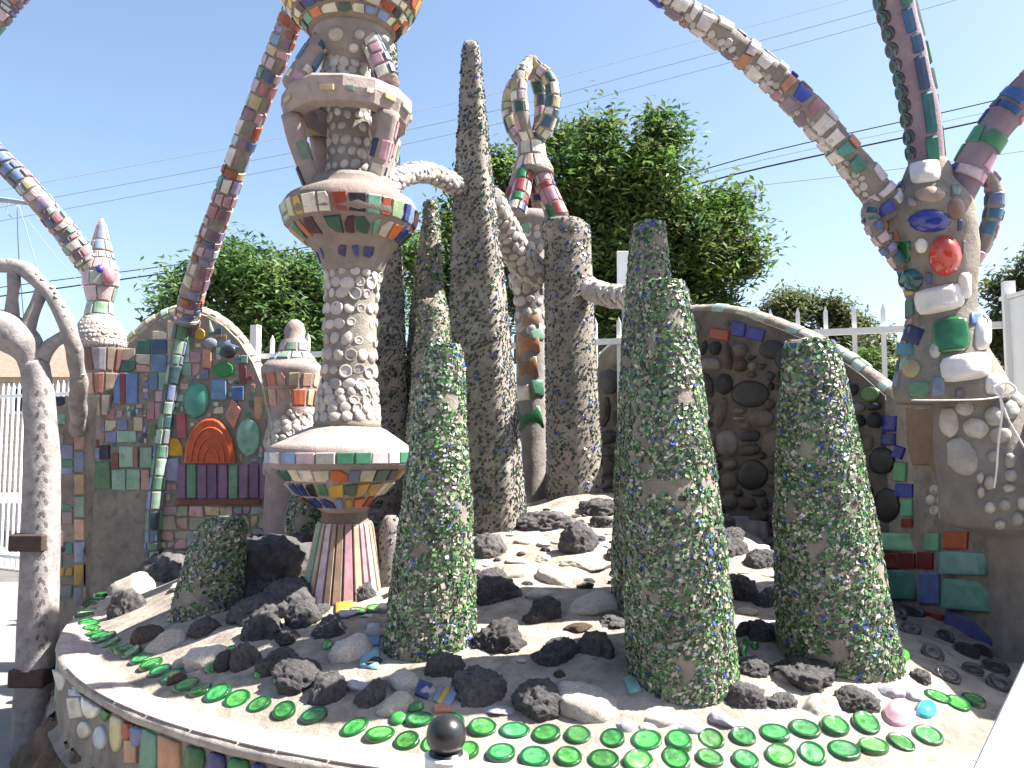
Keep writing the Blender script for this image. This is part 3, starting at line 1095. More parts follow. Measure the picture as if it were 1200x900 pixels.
# saucer
sauc = lathe_px(YT, [(215, 366, 462), (226, 362, 466), (238, 337, 484), (246, 332, 488), (262, 333, 487), (275, 345, 478), (288, 362, 464), (300, 374, 456), (322, 382, 447)])
sa = sauc.build('saucer', mat('saucer_cement', (0.25, 0.205, 0.18), 0.92, 6, 0.3, 0.5, 60, 0.2), ft, 40, 0.025, 0.004)
mosaic_rows(sa, sauc, 3.05, 4.5, 1, (0.05, 0.1), BOWLPAL, gap=0.01, th=0.011, chop=0.4)
mosaic_rows(sa, sauc, 4.6, 5.9, 1, (0.04, 0.08), BOWLPAL, gap=0.012, th=0.010, chop=0.8, jit=0.3, skip=0.15)
mosaic_rows(sa, sauc, 6.6, 7.6, 1, (0.05, 0.08), ['22244f', '2b3f8a', '4f8fb0', '3a3f7a'], gap=0.03, th=0.007, chop=0.8, jit=0.4, skip=0.2)
# inner shaft and ring
inner = lathe_px(YT, [(60, 384, 432), (120, 386, 432), (225, 384, 436)])
inn = inner.build('upper_shaft', GREYCEM, ft)
shells_on(inn, inner, 0.02, 1.98, 0.0255, kinds=SHELLS[:2])
ringp = lathe_px(YT, [(112, 352, 464), (113, 334, 482), (118, 330, 486), (143, 333, 484), (150, 341, 476), (148, 362, 454)])
cc, sc_ = P(408, 130, YT), mpp(408, 130, YT)


def torus_band(name, cz, r0, r1, h, m, par, seg=13):
    V, Fc = [], []
    prof = [(r0, h), (r1 - .012, h), (r1, h - .014), (r1 + .004, 0), (r1 - .015, -h), (r0 + .01, -h), (r0, -h + .01)]
    k = len(prof)
    for i in range(seg):
        a = 2 * PI * i / seg
        for r, z in prof:
            p = Vector((cc.x + r * math.cos(a), cc.y + r * math.sin(a), cz + z))
            V.append(p + Vector((math.cos(a), math.sin(a), .3)) * 0.016 * noise.noise(p * 7))
    for i in range(seg):
        for j in range(k):
            Fc.append((i * k + j, i * k + (j + 1) % k, ((i + 1) % seg) * k + (j + 1) % k, ((i + 1) % seg) * k + j))
    return obj(name, V, Fc, m, par, smooth=False)


rg = torus_band('ring', P(408, 131, YT).z, 0.205, 0.312, 0.062, CEMENT_PINK, ft)
rsw = Sweep([(P(408, 121, YT), 0.314, AX, AY), (P(408, 146, YT), 0.300, AX, AY)])
mosaic_rows(rg, rsw, 0.12, 0.9, 1, (0.08, 0.16), ['c9a0a8', 'd4c5b8', '6f9a92', 'c9b48e', 'a5b8ad', 'b08a8a'], gap=0.06, th=0.006, chop=0.1, skip=0.25)
neckc = P(408, 50, YT)
for a in (-PI / 2 - 1.15, -PI / 2 + 1.0, PI / 2 - 0.75, PI / 2 + 0.75):
    dr = Vector((math.cos(a), math.sin(a), 0))
    top = Vector((cc.x, cc.y, P(408, 52, YT).z)) + dr * 0.13
    mid = Vector((cc.x, cc.y, P(408, 114, YT).z)) + dr * 0.268
    s1 = tube([top, (top + mid) / 2 + dr * 0.005, mid], [0.046, 0.046, 0.05], 4, expo=4)
    st = s1.build('upper_strut', CEMENT_PINK, ft, 16, 0.03, 0.008)
    mosaic_rows(st, s1, 0.8, 7.4, 4, (0.05, 0.07), ['d8cfbd', 'e2ddd0', '6f93ae', '3f5f7a', 'd8cfbd', 'cbbfa6', '6f9a92', 'c79aa6'], 0, 2 * PI, gap=0.012, th=0.005, skip=0.2)
    mid2 = Vector((cc.x, cc.y, P(408, 146, YT).z)) + dr * 0.272
    bot = Vector((cc.x, cc.y, P(408, 228, YT).z)) + dr * 0.155
    s2 = tube([mid2, (bot + mid2) / 2 + dr * 0.012, bot], [0.048, 0.042, 0.042], 4, expo=4)
    st = s2.build('lower_strut', CEMENT_PINK, ft, 16, 0.03, 0.008)
    mosaic_rows(st, s2, 0.8, 7.2, 3, (0.05, 0.07), ['d8cfbd', '5f9a94', 'c79aa6', 'b59a9a', '22244f', 'cfc4b4', '6f8f7a'], 0, 2 * PI, gap=0.02, th=0.005, skip=0.45)
# neck and top bowl
neck = lathe_px(YT, [(40, 366, 460), (52, 370, 455), (64, 376, 447), (80, 388, 436)])
nk = neck.build('neck', GREYCEM, ft)
nb = bvh_of(nk)
for cx, cy, w in ((394, 40, 17), (421, 40, 12), (414, 56, 12), (378, 60, 10), (437, 60, 12), (449, 45, 10)):
    stick(nk, nb, oval(cx, cy, w, w, 0, 12), SHELL, 0.012, 'shell', dome=0.012)
tb = lathe_px(YT, [(-75, 330, 486), (-70, 318, 498), (-40, 316, 502), (-10, 325, 494), (8, 333, 488), (22, 344, 478), (34, 358, 468), (43, 366, 460)])
tbo = tb.build('top_bowl', CEMENT_WARM, ft, 40)
mosaic_rows(tbo, tb, 2.0, 6.7, 5, (0.045, 0.085), BOWLPAL + ['d8cfbd', 'c9a14a', 'cbbf8a'], gap=0.01, th=0.008, chop=0.6, jit=0.25)

# shell covered link from the tower to the tallest spire
lk = thing('shell_link', 'arched cement link studded with white shells beside the tallest spire', 'link', P(460, 230, 4.35), 'shell studded links between the spires')
ls = tube_px([(446, 235, 22, 4.05), (463, 212, 22, 4.15), (485, 203, 22, 4.3), (510, 205, 22, 4.5), (538, 220, 22, YA - 0.02)])
lko = ls.build('cement_core', GREYCEM, lk)
shells_on(lk, ls, 0.5, 23, 0.024, 0, 2 * PI, kinds=SHELLS[:2])

# ------------------------------------------------------------------ crown tower
YJ = 6.0
cj = thing('crown_tower', 'shell coated column topped by four tiled legs and an open pointed crown', 'tower', P(622, 575, YJ))
jb = P(622, 575, YJ)
js = lathe_px(YJ, [(252, 590, 648), (262, 588, 652), (275, 597, 640), (330, 598, 640), (345, 604, 638), (400, 604, 638), (470, 606, 640), (590, 604, 642)])
jo = js.build('column', GREYCEM, cj)
shells_on(jo, js, 1.6, 4.9, 0.036, kinds=SHELLS[:2])
jbv = bvh_of(jo)
for cx, cy, w, h, c in ((622, 375, 22, 22, 'b59a86'), (620, 402, 26, 26, 'c98a62'), (628, 392, 14, 16, '8fb7a0'), (618, 430, 22, 24, '8a6a4a'), (630, 455, 14, 20, '5f8f78'), (614, 460, 14, 18, 'd8cfbd'), (622, 490, 26, 26, '2f7a4a'), (611, 268, 20, 12, '5f9a80'), (645, 268, 10, 12, 'd8cfbd')):
    stick(jo, jbv, rect(cx, cy, w, h, U(-10, 10)), glaze(c), 0.02, 'tile')
cz = P(622, 165, YJ)
for i in range(4):
    a = -PI / 2 - 0.5 + i * PI / 2
    dr = Vector((math.cos(a), math.sin(a), 0))
    s = mpp(622, 170, YJ)
    q = lambda py, rpx: Vector((P(622, py, YJ).x, YJ, P(622, py, YJ).z)) + dr * rpx * s
    lg = tube([q(200, 12), q(225, 22), q(262, 38)], [0.06, 0.062, 0.07], 4)
    lo = lg.build('leg', CEMENT, cj, 18)
    mosaic_rows(lo, lg, 0.2, 7.8, 5, (0.06, 0.11), ['a03a3a', '3a4a9a', '2f7a4a', 'e2ddd0', 'c79aa6', '2b2f7a', 'd8cfbd', 'b8808c'], 0, 2 * PI, gap=0.012, th=0.007)
    rb = tube([q(168, 6), q(152, 20), q(125, 29), (q(100, 26)), q(82, 10), q(70, 2)], [0.05, 0.055, 0.055, 0.05, 0.045, 0.04], 5)
    ro = rb.build('crown_rib', CEMENT, cj, 16)
    mosaic_rows(ro, rb, 1, 22, 9, (0.05, 0.09), ['d8cfbd', 'cbb98f', '3f5f7a', 'd2b8bd', '2f5a5a', 'c9a0a0', 'e2ddd0', 'b8a06a'], 0, 2 * PI, gap=0.012, th=0.006, skip=0.1)
nks = lathe_px(YJ, [(158, 612, 632), (170, 607, 638), (185, 607, 640), (200, 601, 648), (206, 600, 650)])
no = nks.build('crown_neck', CEMENT, cj)
mosaic_rows(no, nks, 0.8, 3.2, 2, (0.07, 0.11), ['d8cfbd', 'c9b48e', 'e2ddd0', 'b59a86'], gap=0.015)
tp = lathe_px(YJ, [(67, 620, 624), (72, 616, 628), (84, 611, 633), (90, 613, 631)])
tp.build('crown_tip', CEMENT_PINK, cj)
for lab, pp in (('thick curved shell covered link sloping down from tallest spire to the crown column', [(572, 235, 34, 5.0), (590, 268, 34, 5.4), (612, 305, 34, 5.7), (640, 325, 28, 5.75)]), ('short shell covered link between straight column and the spire with bare top', [(690, 338, 22, 5.45), (712, 346, 24, 5.2), (748, 350, 24, 4.0)])):
    l2 = thing('shell_link', lab, 'link', P(*pp[1][:2], pp[1][3]), 'shell studded links between the spires')
    l2s = tube_px(pp)
    l2s.build('cement_core', GREYCEM, l2)
    shells_on(l2, l2s, 0.2, l2s.n - 1.2, 0.034, 0, 2 * PI, kinds=SHELLS[:2])

# ------------------------------------------------------------------ mosaic wall (left)
YW = 5.9
wl = thing('mosaic_wall', 'scalloped mosaic wall with orange sunburst plate and green and purple tile strips', 'wall', P(210, 780, YW))
arcL = [(98, 500), (104, 482), (118, 450), (135, 425), (155, 401), (178, 381), (200, 370), (220, 366), (242, 371), (262, 382), (280, 400), (296, 425), (306, 450), (312, 480)]
outl = [P(x, y, YW) for x, y in arcL]
outl += [P(318, 520, YW), P(480, 520, YW)]
outl += [Vector((outl[-1].x, YW, 0.2)), Vector((outl[0].x, YW, 0.2))]
wlo = prism('cement_body', outl, Vector((0, 0.2, 0)), CEMENT, wl)
wbv = bvh_of(wlo)
# raised lit coping along the scallop
cop = tube([P(x, y - 1, YW + 0.1) for x, y in arcL[1:]], [0.05] * (len(arcL) - 1), 4)
co = cop.build('coping', CEMENT_PALE, wl, 14, 0.04, 0.012)
mosaic_rows(co, cop, 1, cop.n - 2, 26, (0.07, 0.1), ['c9b6a0', 'a5c0ad', 'c79aa6', 'd8cfbd', 'b5a890', '9fb08f'], -PI, PI * 0.1, gap=0.012, th=0.006, skip=0.25)
OR = mat('orange_plate', (0.5, 0.085, 0.025), 0.3, 20, 0.35, 0.3, 40, 0.5, 0.2)
specials = []


def sp(outline, c, th=0.016, name='tile', dome=0.0, m=None):
    specials.append(outline)
    return stick(wl, wbv, outline, m or glaze(c), th, name, dome)


pl = sp(oval(247, 543, 60, 106, 0, 18, 0.01, PI, 2 * PI), 'c0392b', 0.03, 'sunburst_plate', m=OR)
for rr in (46, 32, 18):      # raised concentric ridges of the plate
    ptsr = [(247 + rr / 2 * math.cos(q), 541 + rr * 0.86 * math.sin(q)) for q in [PI + PI * i / 14 for i in range(15)]]
    tr = tube([P(x, y, YW - 0.03) for x, y in ptsr], [0.008] * 15, 2)
    tr.build('ridge', OR, pl, 8, 0.05, 0)
sp(oval(204, 534, 23, 42, 0, 12, 0.01, PI, 2 * PI), 'd09a2a', name='plate')
sp(oval(231, 470, 30, 42, 10, 12, .06), '4f9a86', dome=.01)
sp(oval(291, 513, 28, 44, 0, 12, .05), '7fb09a', dome=.01)
sp(rect(199, 550, 21, 26), '8f97b5')
sp(rect(213, 500, 11, 28, -5), 'b8606a')
sp([(273, 466), (283, 480), (275, 503), (264, 488)], 'c98a7a')
sp(rect(257, 456, 17, 24), '6f93b8')
sp(rect(279, 461, 14, 16), '4b6aa0')
sp(rect(138, 455, 8, 36, 0, .04), '6f8fc0')
sp(rect(145, 455, 6, 36, 0, .04), '8a3a3a')
sp(rect(155, 455, 14, 36, 0, .04), '6f8fc0')
sp(oval(262, 433, 25, 18, 0, 12), '2f8a4a')
sp(rect(243, 420, 10, 22), 'c08a70')
sp(oval(235, 392, 12, 14), 'c9a02a')
sp(oval(247, 403, 16, 14), '8a8f9a', dome=.01)
sp(oval(268, 412, 18, 16), '2a2a2c', dome=.01)
for i in range(9):
    sp(rect(213 + i * 12.2, 564, 10, 40, 0, 0.03), ['8a6a8c', '6a9a80'][i % 2] if i % 4 != 3 else '7a5f80')
sp(rect(256, 588, 100, 7, 0, .02), '7a4a3c')
sp(rect(112, 520, 10, 10), '6a3a34')
sp(rect(112, 532, 11, 11), '7f90b8')
sp(rect(123, 530, 11, 16), '23283f')
sp(rect(120, 557, 20, 30), '5f8a66')
for x, y, w, h, c in ((149, 535, 17, 24, '9fc0aa'), (172, 536, 14, 24, '9fc0aa'), (140, 562, 16, 24, '96b8a2'), (157, 562, 16, 24, '9fc0aa'), (171, 562, 10, 24, 'c3968e'), (160, 536, 5, 24, 'a87a70'), (136, 540, 8, 18, '7a4a44'), (123, 472, 13, 20, '8fb7a0'), (163, 497, 10, 16, 'd0c0a0')):
    sp(rect(x, y, w, h, 0, .04), c)
panel = [(100, 577), (178, 577), (178, 800), (100, 800)]
# sloping rib that carries the arch rib down the face
ribw = tube_px([(216, 372, 18, YW - .01), (203, 440, 15, YW - .01), (192, 510, 15, YW - .01), (181, 600, 17, YW - .01), (180, 660, 18, YW - .01)])
rwo = ribw.build('face_rib', CEMENT, wl, 14, 0.04, 0.006)
mosaic_rows(rwo, ribw, 1, ribw.n - 2, 16, (0.05, 0.08), ['5f8a66', '6a9a80', '7f90b8', 'a5c0ad', '3f5f66', '8a8f9a'], -PI, 0, gap=0.01, th=0.006)
region = [(103, 500), (120, 456), (150, 412), (180, 388), (215, 375), (245, 380), (270, 396), (290, 425), (302, 460), (308, 560), (308, 587), (188, 587), (180, 577), (102, 577)]
LWM = [glaze(c) for c in GREENS + ['8a4a4a', '3f5f7a', 'b5906a', 'c79aa6', '9fc0aa', 'a5c0ad', 'd0c8b2', '8f97b5']]
dn = mosaic_px(wl, wbv, region, 18, LWM, specials + [panel], gap=1.0, jit=.05)
dn += mosaic_px(wl, wbv, region, 11, LWM, specials + [panel] + dn, gap=1.0)
dn2 = mosaic_px(wl, wbv, region, 6.5, LWM, specials + [panel] + dn, gap=1.0)
mosaic_px(wl, wbv, [(185, 593), (310, 593), (310, 660), (185, 660)], 15, [glaze(c) for c in ('cbb98f', 'b59a8a', 'c9a0a0', 'a8a890', 'b5a890', '9aa0a8', 'a88a94')], (), gap=1.8, chop=0.8, jit=0.2)
mosaic_px(wl, wbv, [(310, 525), (470, 525), (470, 640), (310, 640)], 20, [glaze(c) for c in GREENS], (), gap=2)

# tile-faced pier at the wall's end
pier = thing('tiled_pier', 'slim pier with a strip of pastel square tiles beside the cement wheel gate', 'pier', P(82, 770, 4.9))
pz = P(76, 470, 4.9).z
x0, x1 = P(60, 600, 4.9).x, P(100, 600, 4.9).x
po = obj('cement_body', *box(x0, x1, 4.9, 4.99, 0.0, pz + 0.03), CEMENT, pier, smooth=False)
pbv = bvh_of(po)
for i in range(9):
    stick(pier, pbv, rect(93.5, 488 + i * 26.5, 11, 24, 0, .03), glaze(['d8b8a0', 'c9a58f', '8f97b5', 'c0a07a', '9fb0a0', 'd0a890', '9aa5c0', 'c9a14a', 'a8a8b8'][i]), 0.012)
mosaic_px(pier, pbv, [(62, 465), (86, 465), (86, 700), (62, 700)], 13, [glaze(c) for c in ('5f9a8c', '4f8a80', '7fb09a', '8f97b5', '23283f', 'a89a9a', '6a7a7a', 'c9a14a')], (), keep=0.55)

# pointed finial with the arm on the pier
fin = thing('mosaic_finial', 'slender mosaic finial with pointed tip and pebbled dome at the mosaic wall end', 'finial', P(118, 500, 5.93))
fs = lathe_px(5.93, [(256, 118, 121), (262, 115, 123), (285, 109, 128), (305, 106, 133), (318, 100, 138), (332, 98, 138), (345, 104, 132), (360, 104, 130), (371, 100, 131), (380, 95, 140), (392, 91, 146), (404, 90, 148), (407, 92, 147), (440, 99, 141), (470, 104, 134), (500, 112, 126), (560, 114, 124)])
fo = fs.build('cement_body', CEMENT_PINK, fin)
mosaic_rows(fo, fs, 1, 4, 4, (0.04, 0.07), ['d2b8bd', 'c9b6b0', 'b5906a', '8a9ab5', 'd8cfbd', 'c98a7a'], gap=0.008, th=0.006)
mosaic_rows(fo, fs, 4.1, 7.9, 3, (0.06, 0.11), ['c9b6a0', '7fa08c', 'b5bfae', 'd2b8bd', 'a5b0c0', '8fa890'], gap=0.01, th=0.008)
mosaic_rows(fo, fs, 12.05, 14.6, 3, (0.05, 0.09), ['6a4a48', 'c9a08a', 'b5a890', 'd8c8b8', 'c98a7a', 'a8a0a8', '8a7a6a'], gap=0.01, th=0.008)
shells_on(fo, fs, 8.1, 11.8, 0.014, name='pebble', kinds=SHELLS[1:2])
fbv = bvh_of(fo)
stick(fo, fbv, oval(127, 324, 18, 22, 0), glaze('c98a96'), 0.02, 'shell_flower', dome=0.02)
stick(fo, fbv, oval(117, 315, 9, 10, 0), glaze('3a3f9a'), 0.012, 'tile', dome=0.01)


def arm(parent, pp, pal, wm, rows, name='arm', cem=CEMENT, th=0.009, skip=0.12, gap=0.012):
    s = tube_px(pp, 5)
    o = s.build(name, cem, parent, 18, 0.05, 0.01)
    mosaic_rows(o, s, 0.2, s.n - 1.3, rows, wm, pal, 0, 2 * PI, gap=gap, th=th, skip=skip, jit=0.32)
    return s, o


arm(fin, [(-60, 120, 22, 5.5), (-10, 175, 22, 5.55), (35, 222, 23, 5.6), (75, 270, 25, 5.8), (112, 318, 30, 5.93)], PINKS, (0.05, 0.1), 22)
rib1 = thing('arch_rib', 'long straight mosaic arch rib rising from the scalloped mosaic wall', 'rib', P(216, 375, YW))
arm(rib1, [(366, -45, 26, 4.9), (340, 25, 25, 5.0), (300, 128, 24, 5.25), (262, 235, 24, 5.5), (236, 310, 25, 5.7), (217, 378, 27, YW - 0.02)], PINKS + ['a8543e', 'c9b48e'], (0.05, 0.09), 34)
rib2 = thing('arch_rib', 'end of a mosaic arch rib crossing the sky above the cement wheel gate', 'rib', P(-30, 45, 5.0))
arm(rib2, [(60, -60, 26, 5.0), (18, -8, 26, 5.0), (-12, 28, 26, 5.0), (-90, 110, 26, 5.0)], PINKS, (0.05, 0.09), 14)

# shell finial
sf = thing('shell_finial', 'squat finial with a ball tip and rings of shells behind the shell covered tower', 'finial', P(343, 640, 5.5))
ks = lathe_px(5.5, [(375, 341, 350), (379, 336, 355), (388, 333, 358), (396, 336, 357), (400, 331, 360), (413, 327, 362), (424, 314, 371), (431, 308, 378), (436, 308, 377), (460, 314, 372), (490, 318, 368), (520, 312, 376), (660, 308, 380)])
ko = ks.build('cement_body', CEMENT_PINK, sf, nz=0.012)
mosaic_rows(ko, ks, 4.1, 5.9, 2, (0.06, 0.1), ['8fa890', 'd8cfbd', 'b5bfae', 'c9b6b0', '9aa5b5'], gap=0.014)
mosaic_rows(ko, ks, 8.05, 9.6, 2, (0.06, 0.12), ['c96a4a', 'b08a7a', 'c9b6a0', '8a6a5a', 'd8cfbd'], gap=0.02, chop=0.6)
shells_on(ko, ks, 9.7, 11.3, 0.03)

# ------------------------------------------------------------------ right garden wall
wr = thing('garden_wall', 'curved garden wall set with black stones, cobalt glass and pastel tile behind the sturdy spire', 'wall', (2.1, 4.5, 0.5))
WRN = WL


def wtop(px_list):
    return px_list


def ray_plane(px, py, a, b):
    """pixel onto the vertical plane through a and b"""
    d = ray(px, py)
    e = b - a
    n = Vector((e.y, -e.x, 0))
    s = (Vector((a.x, a.y, 0)) - CAM).dot(n) / d.dot(n)
    return CAM + d * s


CEMENT_SHADED = mat('shaded_cement', (0.13, 0.115, 0.10), 0.95, 6, 0.4, 0.7, 50, 0.15)  # scalloped panel's shade is put into this darker cement colour


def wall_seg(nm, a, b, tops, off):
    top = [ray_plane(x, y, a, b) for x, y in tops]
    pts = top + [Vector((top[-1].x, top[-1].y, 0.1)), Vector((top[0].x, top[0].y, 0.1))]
    return prism(nm, pts, off, CEMENT_SHADED if nm == 'scalloped_panel' else CEMENT, wr), top


ARC = [(696, 424), (712, 408), (735, 392), (765, 378), (795, 368), (820, 364), (850, 366), (880, 373), (915, 386), (950, 402), (985, 422), (1010, 440), (1037, 464)]
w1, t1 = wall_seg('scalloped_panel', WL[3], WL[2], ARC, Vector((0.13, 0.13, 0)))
w2, t2 = wall_seg('plain_panel', WL[2], WL[1], [(1037, 469), (1060, 469), (1100, 469), (1187, 469)], Vector((0.18, 0.02, 0)))
w3, t3 = wall_seg('end_panel', WL[1], WL[0], [(1173, 470), (1240, 466), (1330, 460), (1420, 455)], Vector((0.18, 0.04, 0)))
rbv = bvh_of(w1, w2, w3)
cop = tube([p + Vector((0.06, 0.06, 0.0)) for p in t1], [0.055] * len(t1), 4)
co = cop.build('coping', CEMENT_PALE, wr, 14, 0.04, 0.014)
mosaic_rows(co, cop, 0.5, cop.n - 1.5, 22, (0.08, 0.13), ['c9c8b0', 'a5c0ad', 'd8cfbd', 'cfc8bc', 'b8c9c0'], 0, 2 * PI, gap=0.014, th=0.007, skip=0.3)
DARKS = [mat('dark_stone_%d' % i, c, 0.7, 12, 0.4, 0.6, 40, 0.4) for i, c in enumerate(((.035, .035, .04), (.05, .048, .045), (.12, .10, .085), (.02, .02, .022), (.16, .15, .14), (.07, .05, .04)))]
skips = []


def sr(outline, c=None, th=0.014, name='tile', dome=0.0, m=None):
    skips.append(outline)
    return stick(wr, rbv, outline, m or glaze(c), th, name, dome)


for x, y, w, h, c, rt in ((844, 392, 22, 12, '9a3a2a', 8), (866, 386, 16, 16, '24318a', 10), (886, 392, 20, 13, '2b3a9a', 15), (1043, 497, 16, 18, '1c2a8a', 0), (1042, 515, 16, 14, '1a2478', 0), (1054, 530, 12, 14, '1c2a8a', 20), (1056, 553, 14, 22, '5fb07a', 4), (1060, 575, 20, 15, '2440a0', 2), (1064, 595, 13, 20, '5fa886', 0), (1064, 613, 12, 10, '8a2a30', 0),
                          (1058, 635, 54, 20, '7fbf9a', 2), (1094, 635, 16, 20, '7fbf9a', 2), (1121, 633, 28, 20, 'b5512c', 1), (1131, 660, 56, 27, '7ab0b4', 2), (1044, 657, 26, 18, '7a3030', 0), (1064, 657, 18, 18, '6a2024', 0), (1085, 657, 18, 20, '7a2028', 2), (1135, 697, 62, 36, '5fa090', 5), (1090, 690, 24, 36, '5f78b0', 0), (1056, 685, 38, 34, '4f9080', 3), (1087, 726, 36, 20, '9a3a38', 14), (1138, 740, 62, 40, '4a5a9a', 14), (1046, 712, 20, 16, '3f5f8a', 0), (960, 430, 26, 20, '8a8f9a', 20), (835, 630, 30, 14, 'b0552c', 5), (885, 625, 24, 16, 'b0502c', 4), (868, 612, 20, 14, '8a9ab5', 3)):
    sr(rect(x, y, w, h, rt, .05), c)
BLACKPL = mat('black_plate', (.016, .016, .018), 0.5, 10, 0.3, 0.3, 30, 0.4, 0.0)
for x, y, w, h in ((880, 462, 44, 32), (882, 556, 36, 36), (1034, 540, 30, 32), (1040, 592, 30, 40), (905, 410, 30, 22), (920, 420, 22, 30)):
    sr(oval(x, y, w, h), m=BLACKPL, name='plate', dome=0.012)
sr(oval(1020, 462, 22, 18), '4f7a3a', name='plate', dome=0.01)
STN = [(700, 430), (740, 400), (800, 376), (850, 374), (930, 402), (1000, 440), (1036, 470), (1036, 720), (700, 720)]
dn = mosaic_px(wr, rbv, STN, 25, DARKS, skips, gap=3, th=0.02, jit=0.2, chop=0.9, name='stone', dome=0.022, keep=1.0, rnd=True)
mosaic_px(wr, rbv, STN, 13, DARKS, skips + dn, gap=2, th=0.014, jit=0.2, chop=0.9, name='stone', dome=0.012, keep=0.9, rnd=True)
mosaic_px(wr, rbv, [(1215, 480), (1420, 470), (1420, 800), (1215, 800)], 34, [glaze(c) for c in ('7fbf9a', '5fa090', '7ab0b4', '9a3a38', '5f78b0', 'b5512c', 'cbb98f')], (), gap=5, th=.012, keep=.6)
# ochre plaster panel and flower of shells
OCH = mat('ochre_plaster', (0.23, 0.165, 0.11), 0.95, 5, 0.25, 0.4, 50, 0.15)
sr([(1062, 478), (1099, 478), (1100, 560), (1090, 545), (1070, 545), (1064, 520)], m=OCH, th=0.006, name='plaster_patch')
for i in range(8):
    a = i * PI / 4
    x, y = 1106 + 15 * math.cos(a), 586 + 17 * math.sin(a)
    stick(wr, rbv, oval(x, y, 11, 12), SHELL, 0.006, 'shell', dome=0.008)
stick(wr, rbv, oval(1106, 586, 15, 13), SHELL, 0.008, 'shell', dome=0.012)

# ------------------------------------------------------------------ right mosaic tower with arms
YR = 3.55
rt_ = thing('mosaic_tower', 'bulging mosaic tower with raised arms, red jug and white bowls at the garden wall', 'tower', P(1140, 800, YR))
low = lathe_px(YR, [(455, 1066, 1176), (466, 1096, 1192), (500, 1100, 1198), (560, 1104, 1212), (614, 1110, 1224), (628, 1158, 1240), (700, 1168, 1262), (800, 1174, 1290), (830, 1174, 1295)])
lwo = low.build('shell_base', GREYCEM, rt_, nz=0.015)
lbv = bvh_of(lwo)
for x, y, w, h, rt in ((1113, 495, 22, 36, -5), (1131, 477, 22, 20, 20), (1144, 502, 30, 24, 10), (1128, 536, 34, 48, -25), (1165, 488, 22, 24, 0), (1183, 480, 20, 24, 0), (1172, 510, 26, 20, 0), (1160, 565, 16, 18, 0), (1184, 540, 14, 18, 0), (1184, 557, 14, 15, 0), (1190, 470, 14, 20, 0), (1149, 560, 9, 14, 0), (1150, 577, 8, 14, 0), (1163, 535, 14, 14, 0), (1182, 572, 14, 10, 0), (1160, 595, 13, 14, 0), (1177, 592, 14, 14, 0), (1192, 608, 14, 16, 0), (1172, 615, 14, 12, 0), (1197, 590, 9, 16, 0)):
    stick(lwo, lbv, oval(x, y, w, h, rt, 12, .09), SHELL, 0.01, 'shell', dome=0.014)
body = lathe_px(YR, [(186, 1070, 1104), (196, 1064, 1110), (212, 1057, 1114), (228, 1046, 1126), (248, 1038, 1136), (268, 1042, 1140), (290, 1050, 1142), (315, 1057, 1140), (340, 1065, 1140), (365, 1067, 1142), (385, 1064, 1146), (410, 1060, 1152), (430, 1056, 1162), (455, 1052, 1176), (472, 1058, 1180)])
bdo = body.build('body', CEMENT, rt_, 36, 0.02, 0.014)
bbv = bvh_of(bdo)
RED = mat('red_glaze', (0.5, 0.05, 0.03), 0.14, 8, 0.25, 0.05, 20, 0.55, 0.5)
WHT = mat('white_glaze', (0.7, 0.65, 0.62), 0.22, 6, 0.12, 0.08, 20, 0.5, 0.3)
GRG = mat('green_glass_block', (0.015, 0.13, 0.035), 0.08, 8, 0.4, 0.15, 20, 0.6, 0.4)
BLG = mat('blue_glaze', (0.025, 0.04, 0.26), 0.15, 8, 0.3, 0.08, 20, 0.5, 0.4)
TLG = mat('dark_teal_glass', (0.02, 0.10, 0.11), 0.12, 8, 0.4, 0.1, 20, 0.5, 0.4)
sk = []
for ol, m, th, dm, nm in ((oval(1089, 259, 50, 27, 0), BLG, .012, .02, 'plate'), (oval(1107, 300, 38, 48, 0), RED, .02, .05, 'jug'), (rrect(1101, 351, 58, 30, -12), WHT, .022, .016, 'bowl'), (rrect(1131, 431, 58, 30, -8), WHT, .022, .016, 'bowl'), (rrect(1114, 393, 42, 40, -8), GRG, .02, 0, 'glass_block'), (rrect(1084, 202, 36, 24, -8), WHT, .02, .02, 'bowl'), (rect(1057, 294, 20, 24, 0), GRG, .012, 0, 'glass_block'), (oval(1068, 328, 28, 26, 0), TLG, .014, .015, 'plate'), (oval(1080, 288, 15, 18, 0), WHT, .008, .01, 'shell'),
                          (oval(1042, 235, 18, 18), glaze('9aa5b5'), .008, .006, 'plate'), (oval(1090, 228, 36, 18), glaze('b59a8a'), .008, .008, 'plate'), (rect(1071, 392, 20, 20, 20), glaze('23285a'), .01, 0, 'tile'), (rect(1062, 410, 18, 14), glaze('3f8a9a'), .01, 0, 'tile'), (oval(1068, 432, 20, 22, 20), glaze('cbb98f'), .008, .008, 'plate'), (oval(1096, 411, 14, 18), SHELL, .008, .01, 'shell'), (rrect(1150, 390, 14, 40), WHT, .015, .015, 'bowl'), (rect(1143, 374, 12, 14), glaze('5f78b0'), .01, 0, 'tile'), (rect(1078, 455, 22, 18), glaze('5f8f78'), .01, 0, 'tile'), (rect(1100, 452, 14, 22), glaze('8f97b5'), .01, 0, 'tile'), (rrect(1165, 450, 20, 24), WHT, .012, .012, 'bowl'), (rrect(1130, 335, 14, 30), WHT, .012, .01, 'bowl'), (oval(1120, 245, 20, 26), glaze('8a6a5a'), .008, .008, 'plate')):
    sk.append(ol)
    o = stick(bdo, bbv, ol, m, th, nm, dm, inset=0.16)
mosaic_px(bdo, bbv, [(1060, 215), (1120, 215), (1145, 300), (1145, 380), (1175, 468), (1058, 468), (1062, 380), (1040, 270)], 15, [glaze(c) for c in ('8a7a70', '6a6a72', 'a89a8a', '5f7a78', '9a8a94', '7a6a5a', '4b5a86')], sk, gap=4, keep=0.4, chop=0.8, jit=0.2)
